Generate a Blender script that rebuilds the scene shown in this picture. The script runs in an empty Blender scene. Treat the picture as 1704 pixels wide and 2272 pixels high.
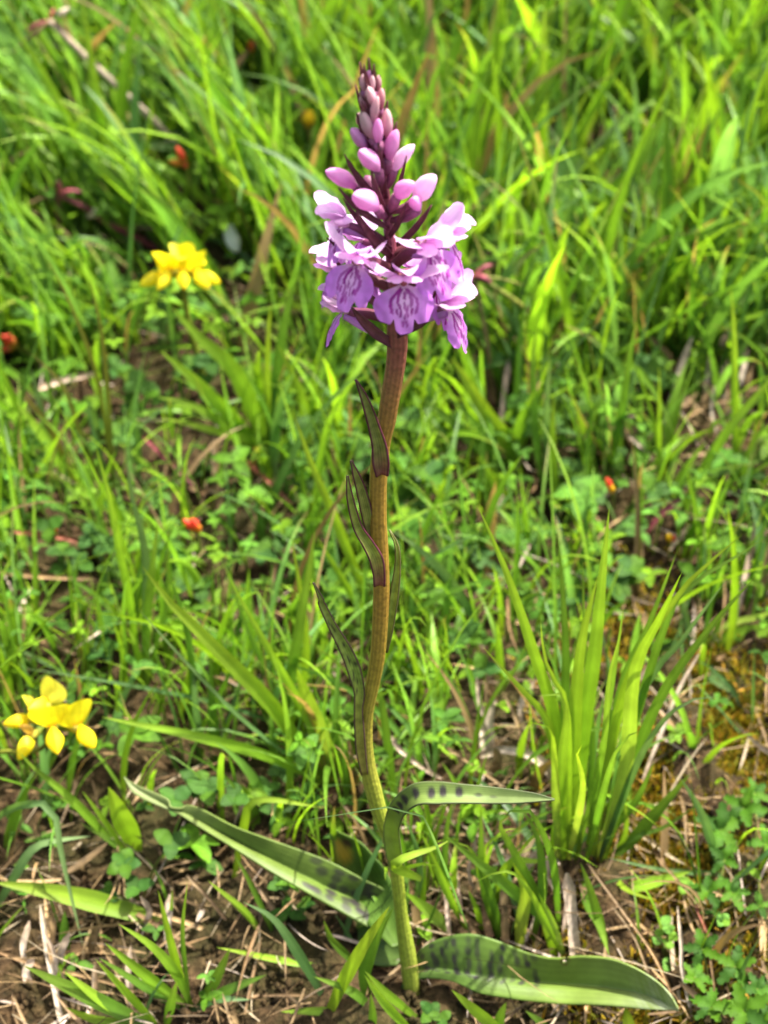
import bpy, math, random
import numpy as np
from mathutils import Vector, Matrix
R = math.radians
rng = np.random.default_rng(11)
random.seed(7)
sc = bpy.context.scene
col = sc.collection

# ------------------------------------------------------------------ camera, sky, sun, exposure
W_PX, H_PX = 1704, 2272
F_PX = 4240.0
PITCH = R(35)
CAM = np.array((0.0, -0.374, 0.4296))
cd = bpy.data.cameras.new('camera'); cam = bpy.data.objects.new('camera', cd); col.objects.link(cam)
cam.location = CAM; cam.rotation_euler = (math.pi/2 - PITCH, 0, 0)
cd.sensor_fit = 'VERTICAL'; cd.sensor_height = 24; cd.sensor_width = 18
cd.lens = 24*F_PX/H_PX
cd.clip_start = 0.01; cd.clip_end = 500
cd.dof.use_dof = True; cd.dof.focus_distance = 0.455; cd.dof.aperture_fstop = 11.5
sc.camera = cam
FWD = np.array((0, math.cos(PITCH), -math.sin(PITCH))); UPV = np.array((0, math.sin(PITCH), math.cos(PITCH))); RGT = np.array((1.0, 0, 0))

SUN_EL, SUN_AZ = 67, 68          # azimuth clockwise from +y (away from the camera), + is to the right
w = bpy.data.worlds.new('World'); sc.world = w; w.use_nodes = True
nt = w.node_tree; bg = nt.nodes['Background']
sky = nt.nodes.new('ShaderNodeTexSky'); sky.sky_type = 'NISHITA'; sky.sun_disc = False
sky.sun_elevation = R(SUN_EL); sky.sun_rotation = R(SUN_AZ); sky.dust_density = 6.0; sky.air_density = 0.7; sky.ozone_density = 0.4
nt.links.new(sky.outputs[0], bg.inputs[0]); bg.inputs[1].default_value = 0.15
sd = bpy.data.lights.new('sun', 'SUN'); sun = bpy.data.objects.new('sun', sd); col.objects.link(sun)
sd.energy = 4.8; sd.angle = R(0.9); sd.color = (1.0, 0.955, 0.88)
a, e = R(SUN_AZ), R(SUN_EL)
sdir = Vector((math.sin(a)*math.cos(e), math.cos(a)*math.cos(e), math.sin(e)))
sun.rotation_euler = sdir.to_track_quat('Z', 'Y').to_euler(); sun.location = sdir*3
vs = sc.view_settings; vs.view_transform = 'Standard'; vs.look = 'None'; vs.gamma = 1; vs.use_curve_mapping = False
vs.exposure = 1.55
sc.cycles.max_bounces = 8; sc.cycles.transmission_bounces = 6; sc.cycles.diffuse_bounces = 4
sc.cycles.use_denoising = True

# ------------------------------------------------------------------ pixel -> place
def ray(px, py):
    d = FWD + RGT*((px - W_PX/2)/F_PX) + UPV*((H_PX/2 - py)/F_PX)
    return d
def gh(x, y):
    x = np.asarray(x, float); y = np.asarray(y, float)
    z = 0.32*np.tanh(y/2.0)*1.1
    z = z + 0.0035*np.sin(x*19+1.3)*np.sin(y*23+.4) + 0.0022*np.sin(x*47+y*31+2) + 0.0015*np.sin(x*83-y*71)
    return z - gh0
gh0 = 0.0
gh0 = float(gh(0.008, 0.0))
TS = np.linspace(0.25, 3.0, 6000)
def on_ground(px, py, h=0.0):
    d = ray(px, py); p = CAM[None] + TS[:, None]*d[None]
    f = p[:, 2] - gh(p[:, 0], p[:, 1]) - h
    k = np.argmax(f < 0)
    if k == 0: k = len(TS)-1
    f0, f1 = f[k-1], f[k]; t = TS[k-1] + (TS[k]-TS[k-1])*f0/(f0-f1+1e-12)
    return CAM + t*d
def on_plane(px, py, B, lean=0.0):          # plane through B containing x and an upright tilted by lean degrees towards the camera
    n = np.array((0, math.cos(R(lean)), math.sin(R(lean))))
    d = ray(px, py); t = np.dot(np.asarray(B)-CAM, n)/np.dot(d, n)
    return CAM + t*d
def proj(P):
    P = np.asarray(P, float) - CAM
    z = P@FWD
    return W_PX/2 + F_PX*(P@RGT)/z, H_PX/2 - F_PX*(P@UPV)/z, z
def depth(P): return float((np.asarray(P)-CAM)@FWD)
def conv(x0, y0, s): return lambda pts: [((p[0])/s + x0, (p[1])/s + y0) for p in pts]
ZA = conv(0, 0, 2.37); ZB = conv(1000, 0, 2.3565); ZC = conv(0, 560, 2.37); ZD = conv(1000, 560, 2.3565)
ZE = conv(0, 1120, 2.37); ZF = conv(1000, 1120, 2.3565); ZG = conv(0, 1720, 2.37); ZH = conv(1200, 1720, 3.2917)
ZM = conv(560, 820, 2.765); ZJ = conv(240, 1650, 2.304); ZK = conv(780, 1650, 2.127)
Z1 = conv(640, 100, 3.456); Z2 = conv(640, 440, 3.456); Z3 = conv(640, 800, 3.6875); Z4 = conv(640, 1300, 3.4025)
Z7 = conv(0, 1400, 5.53); Z8 = conv(250, 480, 4.484)
SC = {id(ZA): 2.37}
ZS = dict(A=(ZA, 2.37), B=(ZB, 2.3565), C=(ZC, 2.37), D=(ZD, 2.3565), E=(ZE, 2.37), F=(ZF, 2.3565), G=(ZG, 2.37), H=(ZH, 3.2917),
          M=(ZM, 2.765), J=(ZJ, 2.304), K=(ZK, 2.127))

# ------------------------------------------------------------------ materials
def new_mat(name):
    m = bpy.data.materials.new(name); m.use_nodes = True
    return m, m.node_tree, m.node_tree.nodes['Principled BSDF'], m.node_tree.nodes['Material Output']
def leaf_mat(name, rough=0.45, spec=0.4, trans=0.4, ttint=(1.25, 1.2, 0.6), vein=0.12, nveins=9, noise_scale=220, noise_amt=0.35, sheen=0.0, bump=0.0):
    m, t, b, out = new_mat(name); N = t.nodes.new; L = t.links.new
    at = N('ShaderNodeAttribute'); at.attribute_name = 'Col'
    tc = N('ShaderNodeTexCoord')
    no = N('ShaderNodeTexNoise'); no.inputs['Scale'].default_value = noise_scale; no.inputs['Detail'].default_value = 3
    L(tc.outputs['Object'], no.inputs['Vector'])
    mr = N('ShaderNodeMapRange'); mr.inputs[1].default_value = .3; mr.inputs[2].default_value = .7
    mr.inputs[3].default_value = 1-noise_amt; mr.inputs[4].default_value = 1+noise_amt
    L(no.outputs['Fac'], mr.inputs[0])
    # parallel veins from the across-blade coordinate held in alpha
    mu = N('ShaderNodeMath'); mu.operation = 'MULTIPLY'; mu.inputs[1].default_value = nveins*2*math.pi; L(at.outputs['Alpha'], mu.inputs[0])
    si = N('ShaderNodeMath'); si.operation = 'SINE'; L(mu.outputs[0], si.inputs[0])
    ve = N('ShaderNodeMath'); ve.operation = 'MULTIPLY_ADD'; ve.inputs[1].default_value = vein; ve.inputs[2].default_value = 1; L(si.outputs[0], ve.inputs[0])
    mm = N('ShaderNodeMath'); mm.operation = 'MULTIPLY'; L(mr.outputs[0], mm.inputs[0]); L(ve.outputs[0], mm.inputs[1])
    mx = N('ShaderNodeVectorMath'); mx.operation = 'SCALE'; L(at.outputs['Color'], mx.inputs[0]); L(mm.outputs[0], mx.inputs['Scale'])
    L(mx.outputs[0], b.inputs['Base Color'])
    b.inputs['Roughness'].default_value = rough; b.inputs['Specular IOR Level'].default_value = spec
    if bump:
        bp = N('ShaderNodeBump'); bp.inputs['Strength'].default_value = bump; bp.inputs['Distance'].default_value = 0.0006
        L(mm.outputs[0], bp.inputs['Height']); L(bp.outputs[0], b.inputs['Normal'])
    if trans > 0:
        tr = N('ShaderNodeBsdfTranslucent'); tv = N('ShaderNodeVectorMath'); tv.operation = 'MULTIPLY'; tv.inputs[1].default_value = ttint
        L(mx.outputs[0], tv.inputs[0]); L(tv.outputs[0], tr.inputs['Color'])
        ms = N('ShaderNodeMixShader'); ms.inputs[0].default_value = trans
        L(b.outputs[0], ms.inputs[1]); L(tr.outputs[0], ms.inputs[2]); L(ms.outputs[0], out.inputs['Surface'])
    return m
M = {}
M['grass'] = leaf_mat('grass_leaf', rough=.45, spec=.3, trans=.46, ttint=(1.3, 1.25, .6), vein=.10, nveins=7, noise_scale=90, noise_amt=.22)
M['straw'] = leaf_mat('dry_straw', rough=.6, spec=.25, trans=.15, ttint=(1, 1, 1), vein=.15, nveins=4, noise_scale=400, noise_amt=.4)
M['clover'] = leaf_mat('clover_leaf', rough=.62, spec=.12, trans=.32, ttint=(1.3, 1.3, .5), vein=.08, nveins=6, noise_scale=350)
M['petal'] = leaf_mat('orchid_petal', rough=.5, spec=.3, trans=.42, ttint=(1.1, 1.0, 1.08), vein=.03, nveins=7, noise_scale=500, noise_amt=.1)
M['bract'] = leaf_mat('orchid_bract', rough=.5, spec=.35, trans=.34, ttint=(1.2, 1, 1), vein=.12, nveins=5, noise_scale=500, noise_amt=.3)
M['oleaf'] = leaf_mat('orchid_leaf', rough=.48, spec=.26, trans=.30, ttint=(1.3, 1.3, .4), vein=.05, nveins=9, noise_scale=160, noise_amt=.18, bump=.25)
M['stem'] = leaf_mat('orchid_stem', rough=.45, spec=.4, trans=0, vein=.14, nveins=13, noise_scale=900, noise_amt=.25, bump=.3)
M['yellow'] = leaf_mat('trefoil_petal', rough=.5, spec=.3, trans=.45, ttint=(1.1, 1.05, .6), vein=.04, nveins=6, noise_scale=300, noise_amt=.12)
M['white'] = leaf_mat('pale_petal', rough=.5, spec=.3, trans=.3, ttint=(1, 1, 1), vein=.05, noise_amt=.1)

def soil_material():
    m, t, b, out = new_mat('soil'); N = t.nodes.new; L = t.links.new
    tc = N('ShaderNodeTexCoord')
    def noise(s, d=6, r=.6):
        n = N('ShaderNodeTexNoise'); n.inputs['Scale'].default_value = s; n.inputs['Detail'].default_value = d; n.inputs['Roughness'].default_value = r
        L(tc.outputs['Object'], n.inputs['Vector']); return n
    n1, n2, n3 = noise(30), noise(260), noise(9, 4)
    r1 = N('ShaderNodeValToRGB'); L(n2.outputs['Fac'], r1.inputs[0])
    r1.color_ramp.elements[0].position = .3; r1.color_ramp.elements[0].color = (.010, .007, .003, 1)
    r1.color_ramp.elements[1].position = .72; r1.color_ramp.elements[1].color = (.105, .066, .030, 1)
    el = r1.color_ramp.elements.new(.52); el.color = (.040, .024, .010, 1)
    r2 = N('ShaderNodeValToRGB'); L(n1.outputs['Fac'], r2.inputs[0])
    r2.color_ramp.elements[0].position = .42; r2.color_ramp.elements[0].color = (0, 0, 0, 1)
    r2.color_ramp.elements[1].position = .62; r2.color_ramp.elements[1].color = (1, 1, 1, 1)
    mo = N('ShaderNodeMix'); mo.data_type = 'RGBA'; mo.inputs['B'].default_value = (.030, .034, .008, 1)
    fm = N('ShaderNodeMath'); fm.operation = 'MULTIPLY'; fm.inputs[1].default_value = .55; L(r2.outputs[0], fm.inputs[0])
    L(fm.outputs[0], mo.inputs['Factor']); L(r1.outputs[0], mo.inputs['A'])
    # far meadow too distant to tell blades apart
    sx = N('ShaderNodeVectorMath'); sx.operation = 'LENGTH'; L(tc.outputs['Object'], sx.inputs[0])
    mr = N('ShaderNodeMapRange'); mr.inputs[1].default_value = 1.0; mr.inputs[2].default_value = 1.9; L(sx.outputs['Value'], mr.inputs[0])
    r3 = N('ShaderNodeValToRGB'); L(n3.outputs['Fac'], r3.inputs[0])
    r3.color_ramp.elements[0].color = (.05, .10, .015, 1); r3.color_ramp.elements[1].color = (.12, .20, .02, 1)
    fa = N('ShaderNodeMix'); fa.data_type = 'RGBA'; L(mr.outputs[0], fa.inputs['Factor']); L(mo.outputs['Result'], fa.inputs['A']); L(r3.outputs[0], fa.inputs['B'])
    L(fa.outputs['Result'], b.inputs['Base Color']); b.inputs['Roughness'].default_value = .95; b.inputs['Specular IOR Level'].default_value = .15
    bp = N('ShaderNodeBump'); bp.inputs['Strength'].default_value = .9; bp.inputs['Distance'].default_value = .003
    L(n2.outputs['Fac'], bp.inputs['Height']); L(bp.outputs[0], b.inputs['Normal'])
    return m
M['soil'] = soil_material()

# ------------------------------------------------------------------ mesh helpers
def mesh_np(name, V, Fq, colr=None, mat=None, mats=None, fmat=None):
    """V (n,3); Fq list/array of faces (quads array or mixed list); colr (n,4)"""
    me = bpy.data.meshes.new(name)
    V = np.asarray(V, np.float32)
    if isinstance(Fq, np.ndarray) and Fq.ndim == 2:
        k = Fq.shape[1]; nf = len(Fq)
        me.vertices.add(len(V)); me.vertices.foreach_set('co', V.ravel())
        me.loops.add(nf*k); me.loops.foreach_set('vertex_index', Fq.astype(np.int32).ravel())
        me.polygons.add(nf); me.polygons.foreach_set('loop_start', np.arange(0, nf*k, k, dtype=np.int32))
        me.update(calc_edges=True)
    else:
        me.from_pydata(V.tolist(), [], [list(map(int, f)) for f in Fq]); me.update()
    me.polygons.foreach_set('use_smooth', np.ones(len(me.polygons), bool))
    if colr is not None:
        at = me.color_attributes.new('Col', 'FLOAT_COLOR', 'POINT')
        at.data.foreach_set('color', np.asarray(colr, np.float32).ravel())
    if mats:
        for mm in mats: me.materials.append(mm)
        if fmat is not None: me.polygons.foreach_set('material_index', np.asarray(fmat, np.int32))
    elif mat: me.materials.append(mat)
    return me
def link(name, data, parent=None, loc=None):
    o = bpy.data.objects.new(name, data); col.objects.link(o)
    if parent is not None: o.parent = parent
    if loc is not None: o.location = loc
    return o
def tag(o, label=None, cat=None, group=None, kind=None):
    if label: o['label'] = label
    if cat: o['category'] = cat
    if group: o['group'] = group
    if kind: o['kind'] = kind
    return o
def empty(name, loc, label, cat, group=None):
    o = bpy.data.objects.new(name, None); col.objects.link(o); o.location = loc; o.empty_display_size = .01
    return tag(o, label, cat, group)
def grid_faces(nr, nc, wrap=False):
    F = []
    for i in range(nr-1):
        for j in range(nc if wrap else nc-1):
            j2 = (j+1) % nc
            F.append((i*nc+j, i*nc+j2, (i+1)*nc+j2, (i+1)*nc+j))
    return np.array(F, np.int32)
def resample(pts, n):
    P = np.asarray(pts, float)
    if len(P) == 2: t = np.linspace(0, 1, n)[:, None]; return P[0]*(1-t)+P[1]*t
    Q = np.vstack([2*P[0]-P[1], P, 2*P[-1]-P[-2]])
    dist = np.concatenate([[0], np.cumsum(np.linalg.norm(np.diff(P, axis=0), axis=1))]); dist /= dist[-1]
    out = []
    for s in np.linspace(0, 1, n):
        k = min(max(np.searchsorted(dist, s)-1, 0), len(P)-2)
        t = (s-dist[k])/max(dist[k+1]-dist[k], 1e-9)
        p0, p1, p2, p3 = Q[k], Q[k+1], Q[k+2], Q[k+3]
        out.append(.5*((2*p1)+(-p0+p2)*t+(2*p0-5*p1+4*p2-p3)*t*t+(-p0+3*p1-3*p2+p3)*t**3))
    return np.array(out)
def interp(x, xs, ys): return np.interp(x, xs, ys)
def unit(v):
    v = np.asarray(v, float); return v/(np.linalg.norm(v, axis=-1, keepdims=True)+1e-12)
def tube(pts, rad, n=8, nr=None):
    P = resample(pts, nr) if nr else np.asarray(pts, float)
    rr = np.interp(np.linspace(0, 1, len(P)), np.linspace(0, 1, len(rad)), rad)
    T = unit(np.gradient(P, axis=0)); ref = np.array((0.13, 0.9, 0.2))
    A = unit(np.cross(T, ref)); B = np.cross(T, A)
    th = np.linspace(0, 2*math.pi, n, endpoint=False)
    V = P[:, None]+rr[:, None, None]*(np.cos(th)[None, :, None]*A[:, None]+np.sin(th)[None, :, None]*B[:, None])
    V = V.reshape(-1, 3); F = [tuple(f) for f in grid_faces(len(P), n, True)]
    k = len(V); V = np.vstack([V, P[:1]-T[:1]*rr[0]*.3, P[-1:]+T[-1:]*rr[-1]*.6])
    for j in range(n):
        F.append((k, (j+1) % n, j)); F.append((k+1, (len(P)-1)*n+j, (len(P)-1)*n+(j+1) % n))
    u = np.concatenate([np.tile(np.arange(n)/n, len(P)), [.5, .5]]); s = np.concatenate([np.repeat(np.linspace(0, 1, len(P)), n), [0, 1]])
    return V, F, s, u

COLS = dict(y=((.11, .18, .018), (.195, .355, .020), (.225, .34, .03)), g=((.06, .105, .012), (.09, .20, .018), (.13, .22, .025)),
            b=((.07, .12, .04), (.095, .20, .055), (.14, .22, .08)), p=((.13, .17, .03), (.24, .36, .05), (.22, .36, .02)),
            d=((.16, .10, .045), (.23, .155, .07), (.16, .11, .05)), w=((.27, .20, .13), (.42, .34, .26), (.33, .25, .17)),
            r=((.20, .06, .035), (.24, .075, .04), (.20, .07, .04)), o=((.10, .13, .02), (.13, .15, .02), (.17, .14, .03)),
            v=((.19, .045, .04), (.25, .055, .07), (.20, .06, .07)))
def blade_mesh(name, P3, wm, kind='y', fold=.35, roll=0., nr=14, mat=None, tip=None, profile=None, ref=None):
    """P3: world points base->tip; wm: width in metres"""
    P = resample(P3, nr); T = unit(np.gradient(P, axis=0))
    s = np.linspace(0, 1, nr)
    prof = profile(s) if profile else (np.minimum(1, .42+1.25*s)*np.clip(1-s**2.4, 0, 1)**.9)
    view = unit(CAM-P)
    side = unit(np.cross(T, view)); nrm = unit(np.cross(side, T))
    rr = roll + .16*np.sin(s*3.1+roll*5)
    sd_ = side*np.cos(rr)[:, None]+nrm*np.sin(rr)[:, None]; nn = unit(np.cross(sd_, T))
    hw = .5*wm*prof
    V = np.stack([P-sd_*hw[:, None], P-sd_*hw[:, None]*.5-nn*(hw*fold*.55)[:, None], P-nn*(hw*fold)[:, None], P+sd_*hw[:, None]*.5-nn*(hw*fold*.55)[:, None], P+sd_*hw[:, None]], 1).reshape(-1, 3)
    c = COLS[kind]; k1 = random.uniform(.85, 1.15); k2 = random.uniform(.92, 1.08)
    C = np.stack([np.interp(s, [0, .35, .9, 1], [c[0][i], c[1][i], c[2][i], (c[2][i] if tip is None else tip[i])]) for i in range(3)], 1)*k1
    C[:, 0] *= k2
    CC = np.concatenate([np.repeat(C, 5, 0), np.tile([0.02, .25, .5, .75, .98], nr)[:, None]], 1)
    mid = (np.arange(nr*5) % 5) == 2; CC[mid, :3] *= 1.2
    return V, grid_faces(nr, 5), CC
def blade_points(pts, lean=0., hs=None, base=None):
    if hs is not None: return [on_ground(x, y, h/1000.) for (x, y), h in zip(pts, hs)]
    B = on_ground(*pts[0], -0.002) if base is None else base
    out = [B]
    for q in pts[1:]:
        p = on_plane(q[0], q[1], B, lean); p[2] = max(p[2], float(gh(p[0], p[1]))+.001); out.append(p)
    return out
def add_blade(parent, zone, pts, wz, kind='y', lean=0., hs=None, roll=None, name='blade', fold=None, tip=None, mat='grass', profile=None):
    zf, zs = ZS[zone] if zone != 'S' else (lambda q: q, 1.0)
    P3 = blade_points(zf(pts), lean, hs)
    wm = wz/zs*depth(P3[len(P3)//2])/F_PX
    protect(P3, 5, 9, .42 if mat == 'grass' else .8)
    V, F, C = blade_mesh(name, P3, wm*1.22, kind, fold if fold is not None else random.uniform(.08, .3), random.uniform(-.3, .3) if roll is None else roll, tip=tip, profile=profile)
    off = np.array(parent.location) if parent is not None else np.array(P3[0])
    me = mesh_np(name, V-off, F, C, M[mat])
    o = link(name, me, parent)
    if parent is None: o.location = off
    return o, P3
PROT = []
def protect(P3, rad=10, n=10, p=1.0, tol=.004):
    Q = resample(np.array(P3), n) if len(P3) > 1 else np.array(P3)
    for q in Q:
        px, py, dz = proj(q); PROT.append((float(px), float(py), rad, float(dz)-tol, p))
def hidden_by(P):
    n, r = P.shape[:2]; px, py, dz = proj(P.reshape(-1, 3)); px = px.reshape(n, r); py = py.reshape(n, r); dz = dz.reshape(n, r)
    kill = np.zeros(n, bool); draw = np.random.default_rng(77).uniform(0, 1, n)
    for (qx, qy, rad, qd, pr) in PROT:
        hit = ((np.abs(px-qx) < rad+9) & (np.abs(py-qy) < rad+14) & (dz < qd)).any(1); kill |= hit & (draw < pr)
    return kill
def tuft(label, blades, group=None, name='grass_tuft', cat='grass'):
    """blades: (zone, pts, width, kind, [lean], [hs])"""
    z0, p0 = blades[0][0], blades[0][1][0]
    zf = ZS[z0][0]; B = on_ground(*zf([p0])[0])
    t = empty(name, B, label, cat, group)
    for b in blades:
        zone, pts, wz, kind = b[:4]
        add_blade(t, zone, pts, wz, kind, b[4] if len(b) > 4 else random.uniform(-6, 14), b[5] if len(b) > 5 else None)
    return t

# ------------------------------------------------------------------ ground
def build_ground():
    def axis(fine0, fine1, step, far):
        a_ = list(np.arange(fine0, fine1+1e-6, step)); x = fine1; d = step
        while x < far: d *= 1.35; x += d; a_.append(x)
        x = fine0; d = step
        while x > -far: d *= 1.35; x -= d; a_.insert(0, x)
        return np.array(a_)
    xs = axis(-.26, .26, .0022, 60); ys = axis(-.12, .45, .0022, 60)
    X, Y = np.meshgrid(xs, ys); Z = gh(X, Y)
    near = np.exp(-((X/.5)**4+((Y-.1)/.6)**4))
    rough = np.zeros_like(X); r2 = np.random.default_rng(3)
    for f, a_ in ((90, .0012), (170, .0009), (330, .0006), (600, .0004), (1100, .00025)):
        for _ in range(4):
            th = r2.uniform(0, 6.28); ph = r2.uniform(0, 6.28); ff = f*r2.uniform(.7, 1.3)
            rough += a_*np.sin((X*math.cos(th)+Y*math.sin(th))*ff+ph+1.5*np.sin(X*ff*.4+ph)+1.3*np.sin(Y*ff*.37))
    Z = Z+near*rough
    V = np.stack([X, Y, Z], -1).reshape(-1, 3)
    o = link('ground', mesh_np('ground', V, grid_faces(len(ys), len(xs)), None, M['soil']))
    tag(o, 'brown crumbly soil of the meadow bank under the grass', 'ground', kind='structure')
build_ground()

# ------------------------------------------------------------------ bulk vegetation ("stuff")
def bulk_blades(name, B, az, Ln, wd, lean0, bend, C0, C1, C2, mat, rows=8, fold=.4, twist=None, taper=2.6, prune=False):
    n = len(B); s = np.linspace(0, 1, rows)
    th = lean0[:, None]+bend[:, None]*s[None]**1.4
    ds = Ln[:, None]/(rows-1)
    hor = np.concatenate([np.zeros((n, 1)), np.cumsum(np.sin(th[:, :-1])*ds, 1)], 1)
    ver = np.concatenate([np.zeros((n, 1)), np.cumsum(np.cos(th[:, :-1])*ds, 1)], 1)
    sw = rng.normal(0, .12, n)[:, None]*s[None]**2*Ln[:, None]
    dx, dy = np.cos(az), np.sin(az)
    P = np.stack([B[:, 0, None]+hor*dx[:, None]-sw*dy[:, None], B[:, 1, None]+hor*dy[:, None]+sw*dx[:, None], B[:, 2, None]+ver], -1)
    if prune:
        kl = ~hidden_by(P); P, az, Ln, wd, th, C0, C1, C2, dx, dy = P[kl], az[kl], Ln[kl], wd[kl], th[kl], C0[kl], C1[kl], C2[kl], dx[kl], dy[kl]; n = len(P)
    side = np.stack([-dy, dx, 0*dx], -1)[:, None, :]+np.zeros_like(P)
    nrm = np.stack([-np.cos(th)*dx[:, None], -np.cos(th)*dy[:, None], np.sin(th)], -1)
    tw = (rng.normal(0, .7, n) if twist is None else twist)[:, None]*(.4+.6*s[None])
    sdv = side*np.cos(tw)[..., None]+nrm*np.sin(tw)[..., None]; nn = nrm*np.cos(tw)[..., None]-side*np.sin(tw)[..., None]
    prof = np.minimum(1, .55+1.5*s)*np.clip(1-s**taper, 0, 1)
    hw = .5*wd[:, None]*prof[None]
    V = np.stack([P-sdv*hw[..., None], P-nn*(hw*fold)[..., None], P+sdv*hw[..., None]], 2)
    C = np.zeros((n, rows, 3, 4), np.float32)
    for i in range(3):
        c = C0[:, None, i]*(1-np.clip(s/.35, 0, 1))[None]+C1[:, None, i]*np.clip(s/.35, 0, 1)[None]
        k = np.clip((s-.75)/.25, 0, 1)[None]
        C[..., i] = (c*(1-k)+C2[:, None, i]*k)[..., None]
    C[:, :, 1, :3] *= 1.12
    C[..., 3] = np.array([.03, .5, .97])[None, None]
    gf = grid_faces(rows, 3)
    F = (gf[None]+(np.arange(n)*rows*3)[:, None, None]).reshape(-1, 4)
    return mesh_np(name, V.reshape(-1, 3), F, C.reshape(-1, 4), mat)

def uv_of(x, y):
    P = np.stack([x, y, gh(x, y)], -1); px, py, _ = proj(P)
    return px/W_PX, py/H_PX
def smooth(x, a_, b_): t = np.clip((x-a_)/(b_-a_), 0, 1); return t*t*(3-2*t)
def vnoise(x, y, f, seed):
    r2 = np.random.default_rng(seed); z = 0*x
    for _ in range(6):
        th = r2.uniform(0, 6.28); z = z+np.sin((x*math.cos(th)+y*math.sin(th))*f*r2.uniform(.6, 1.5)+r2.uniform(0, 6.28))
    return z/6
def density(u, v, x, y):
    u = np.clip(u, -.1, 1.1)
    top = 1-smooth(v, .30, .50)
    d = .98+.30*top
    tl = (1-smooth(u, .38, .5))*(1-smooth(v, .22, .36)); d = d+.35*tl
    hole = np.exp(-(((u-.24)/.14)**2+((v-.42)/.09)**2)); d = d*(1-.8*hole)                 # dark gap among the herbs
    hole2 = np.exp(-(((u-.79)/.06)**2+((v-.17)/.05)**2)); d = d*(1-.6*hole2)
    soil = smooth(v, .80, .88)*(1-smooth(u, .42, .52)); d = d*(1-.75*soil)
    moss = smooth(v, .56, .66)*smooth(u, .78, .86); d = d*(1-.8*moss)
    fr = smooth(v, .86, .95); d = d*(1-.5*fr)
    return np.clip(d*(1+.7*vnoise(x, y, 45, 5)), 0, 3)

def build_grass():
    # tufts
    N = 14500
    x = rng.uniform(-.62, .62, N*3); y = rng.uniform(-.22, 1.15, N*3)
    u, v = uv_of(x, y)
    inside = (u > -.12) & (u < 1.12) & (v < 1.05)
    d = density(u, v, x, y)*np.where(inside, 1, .45)
    keep = rng.uniform(0, 1.5, N*3) < d*.62
    # keep the orchid's foot and the ground just in front of it open
    keep &= ~((np.abs(x-.01) < .055) & (y < .012))
    keep &= ~((v > 1.0) & (u > -.05) & (u < 1.05))
    x, y, u, v = x[keep], y[keep], u[keep], v[keep]
    nb = rng.integers(3, 8, len(x))
    ti = np.repeat(np.arange(len(x)), nb); n = len(ti)
    tv = rng.normal(0, 1, len(x)); th = rng.uniform(0, 1, len(x))
    bx = x[ti]+rng.normal(0, .004, n); by = y[ti]+rng.normal(0, .004, n)
    U, Vv = u[ti], v[ti]
    lean_left = (1-smooth(U, .4, .55))*(1-smooth(Vv, .25, .45))
    az = rng.uniform(0, 2*math.pi, n)
    azl = rng.normal(math.radians(165), .5, n)
    az = np.where(rng.uniform(0, 1, n) < .75*lean_left, azl, az)
    top = 1-smooth(Vv, .30, .5)
    Ln = (.040+.024*top)*rng.lognormal(0, .38, n)
    Ln = np.minimum(Ln, np.where(by < .015, .026, np.where(by < .05, .05, .115)))
    wd = (.0023+.0017*top)*rng.lognormal(0, .4, n)
    fine = rng.uniform(0, 1, n) < .35-.15*top; wd = np.where(fine, .0011, wd)
    lean0 = np.abs(rng.normal(.16, .30, n))+.12*lean_left; bend = rng.normal(.6, .55, n)+.2*fine
    hue = np.clip(th[ti]+rng.normal(0, .12, n), 0, 1)
    ylw = np.array(COLS['y'][1]); grn = np.array(COLS['g'][1]); blu = np.array(COLS['b'][1])
    w1 = np.clip(1.1-hue*1.9, 0, 1)[:, None]; w3 = np.clip((hue-.72)/.28, 0, 1)[:, None]; w2 = 1-np.maximum(w1, w3)
    C1 = (ylw*w1+grn*w2+blu*w3)/(w1+w2+w3)*(rng.lognormal(0, .18, n)*(1+.12*tv[ti]))[:, None]
    dead = rng.uniform(0, 1, n) < .06
    C1[dead] = np.array(COLS['d'][1])*rng.uniform(.6, 1.3, dead.sum())[:, None]
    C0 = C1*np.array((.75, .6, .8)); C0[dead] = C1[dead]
    brt = (rng.uniform(0, 1, n) < .15)[:, None]
    C2 = np.where(brt, np.array((.26, .17, .06)), C1*np.array((1.12, 1.0, 1.1)))
    B = np.stack([bx, by, gh(bx, by)-.001], -1)
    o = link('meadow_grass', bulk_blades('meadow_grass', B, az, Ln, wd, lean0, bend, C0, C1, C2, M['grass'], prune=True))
    tag(o, 'green meadow grass of mixed blades covering the bank', 'grass', kind='stuff')
    print('grass blades', n)

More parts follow.
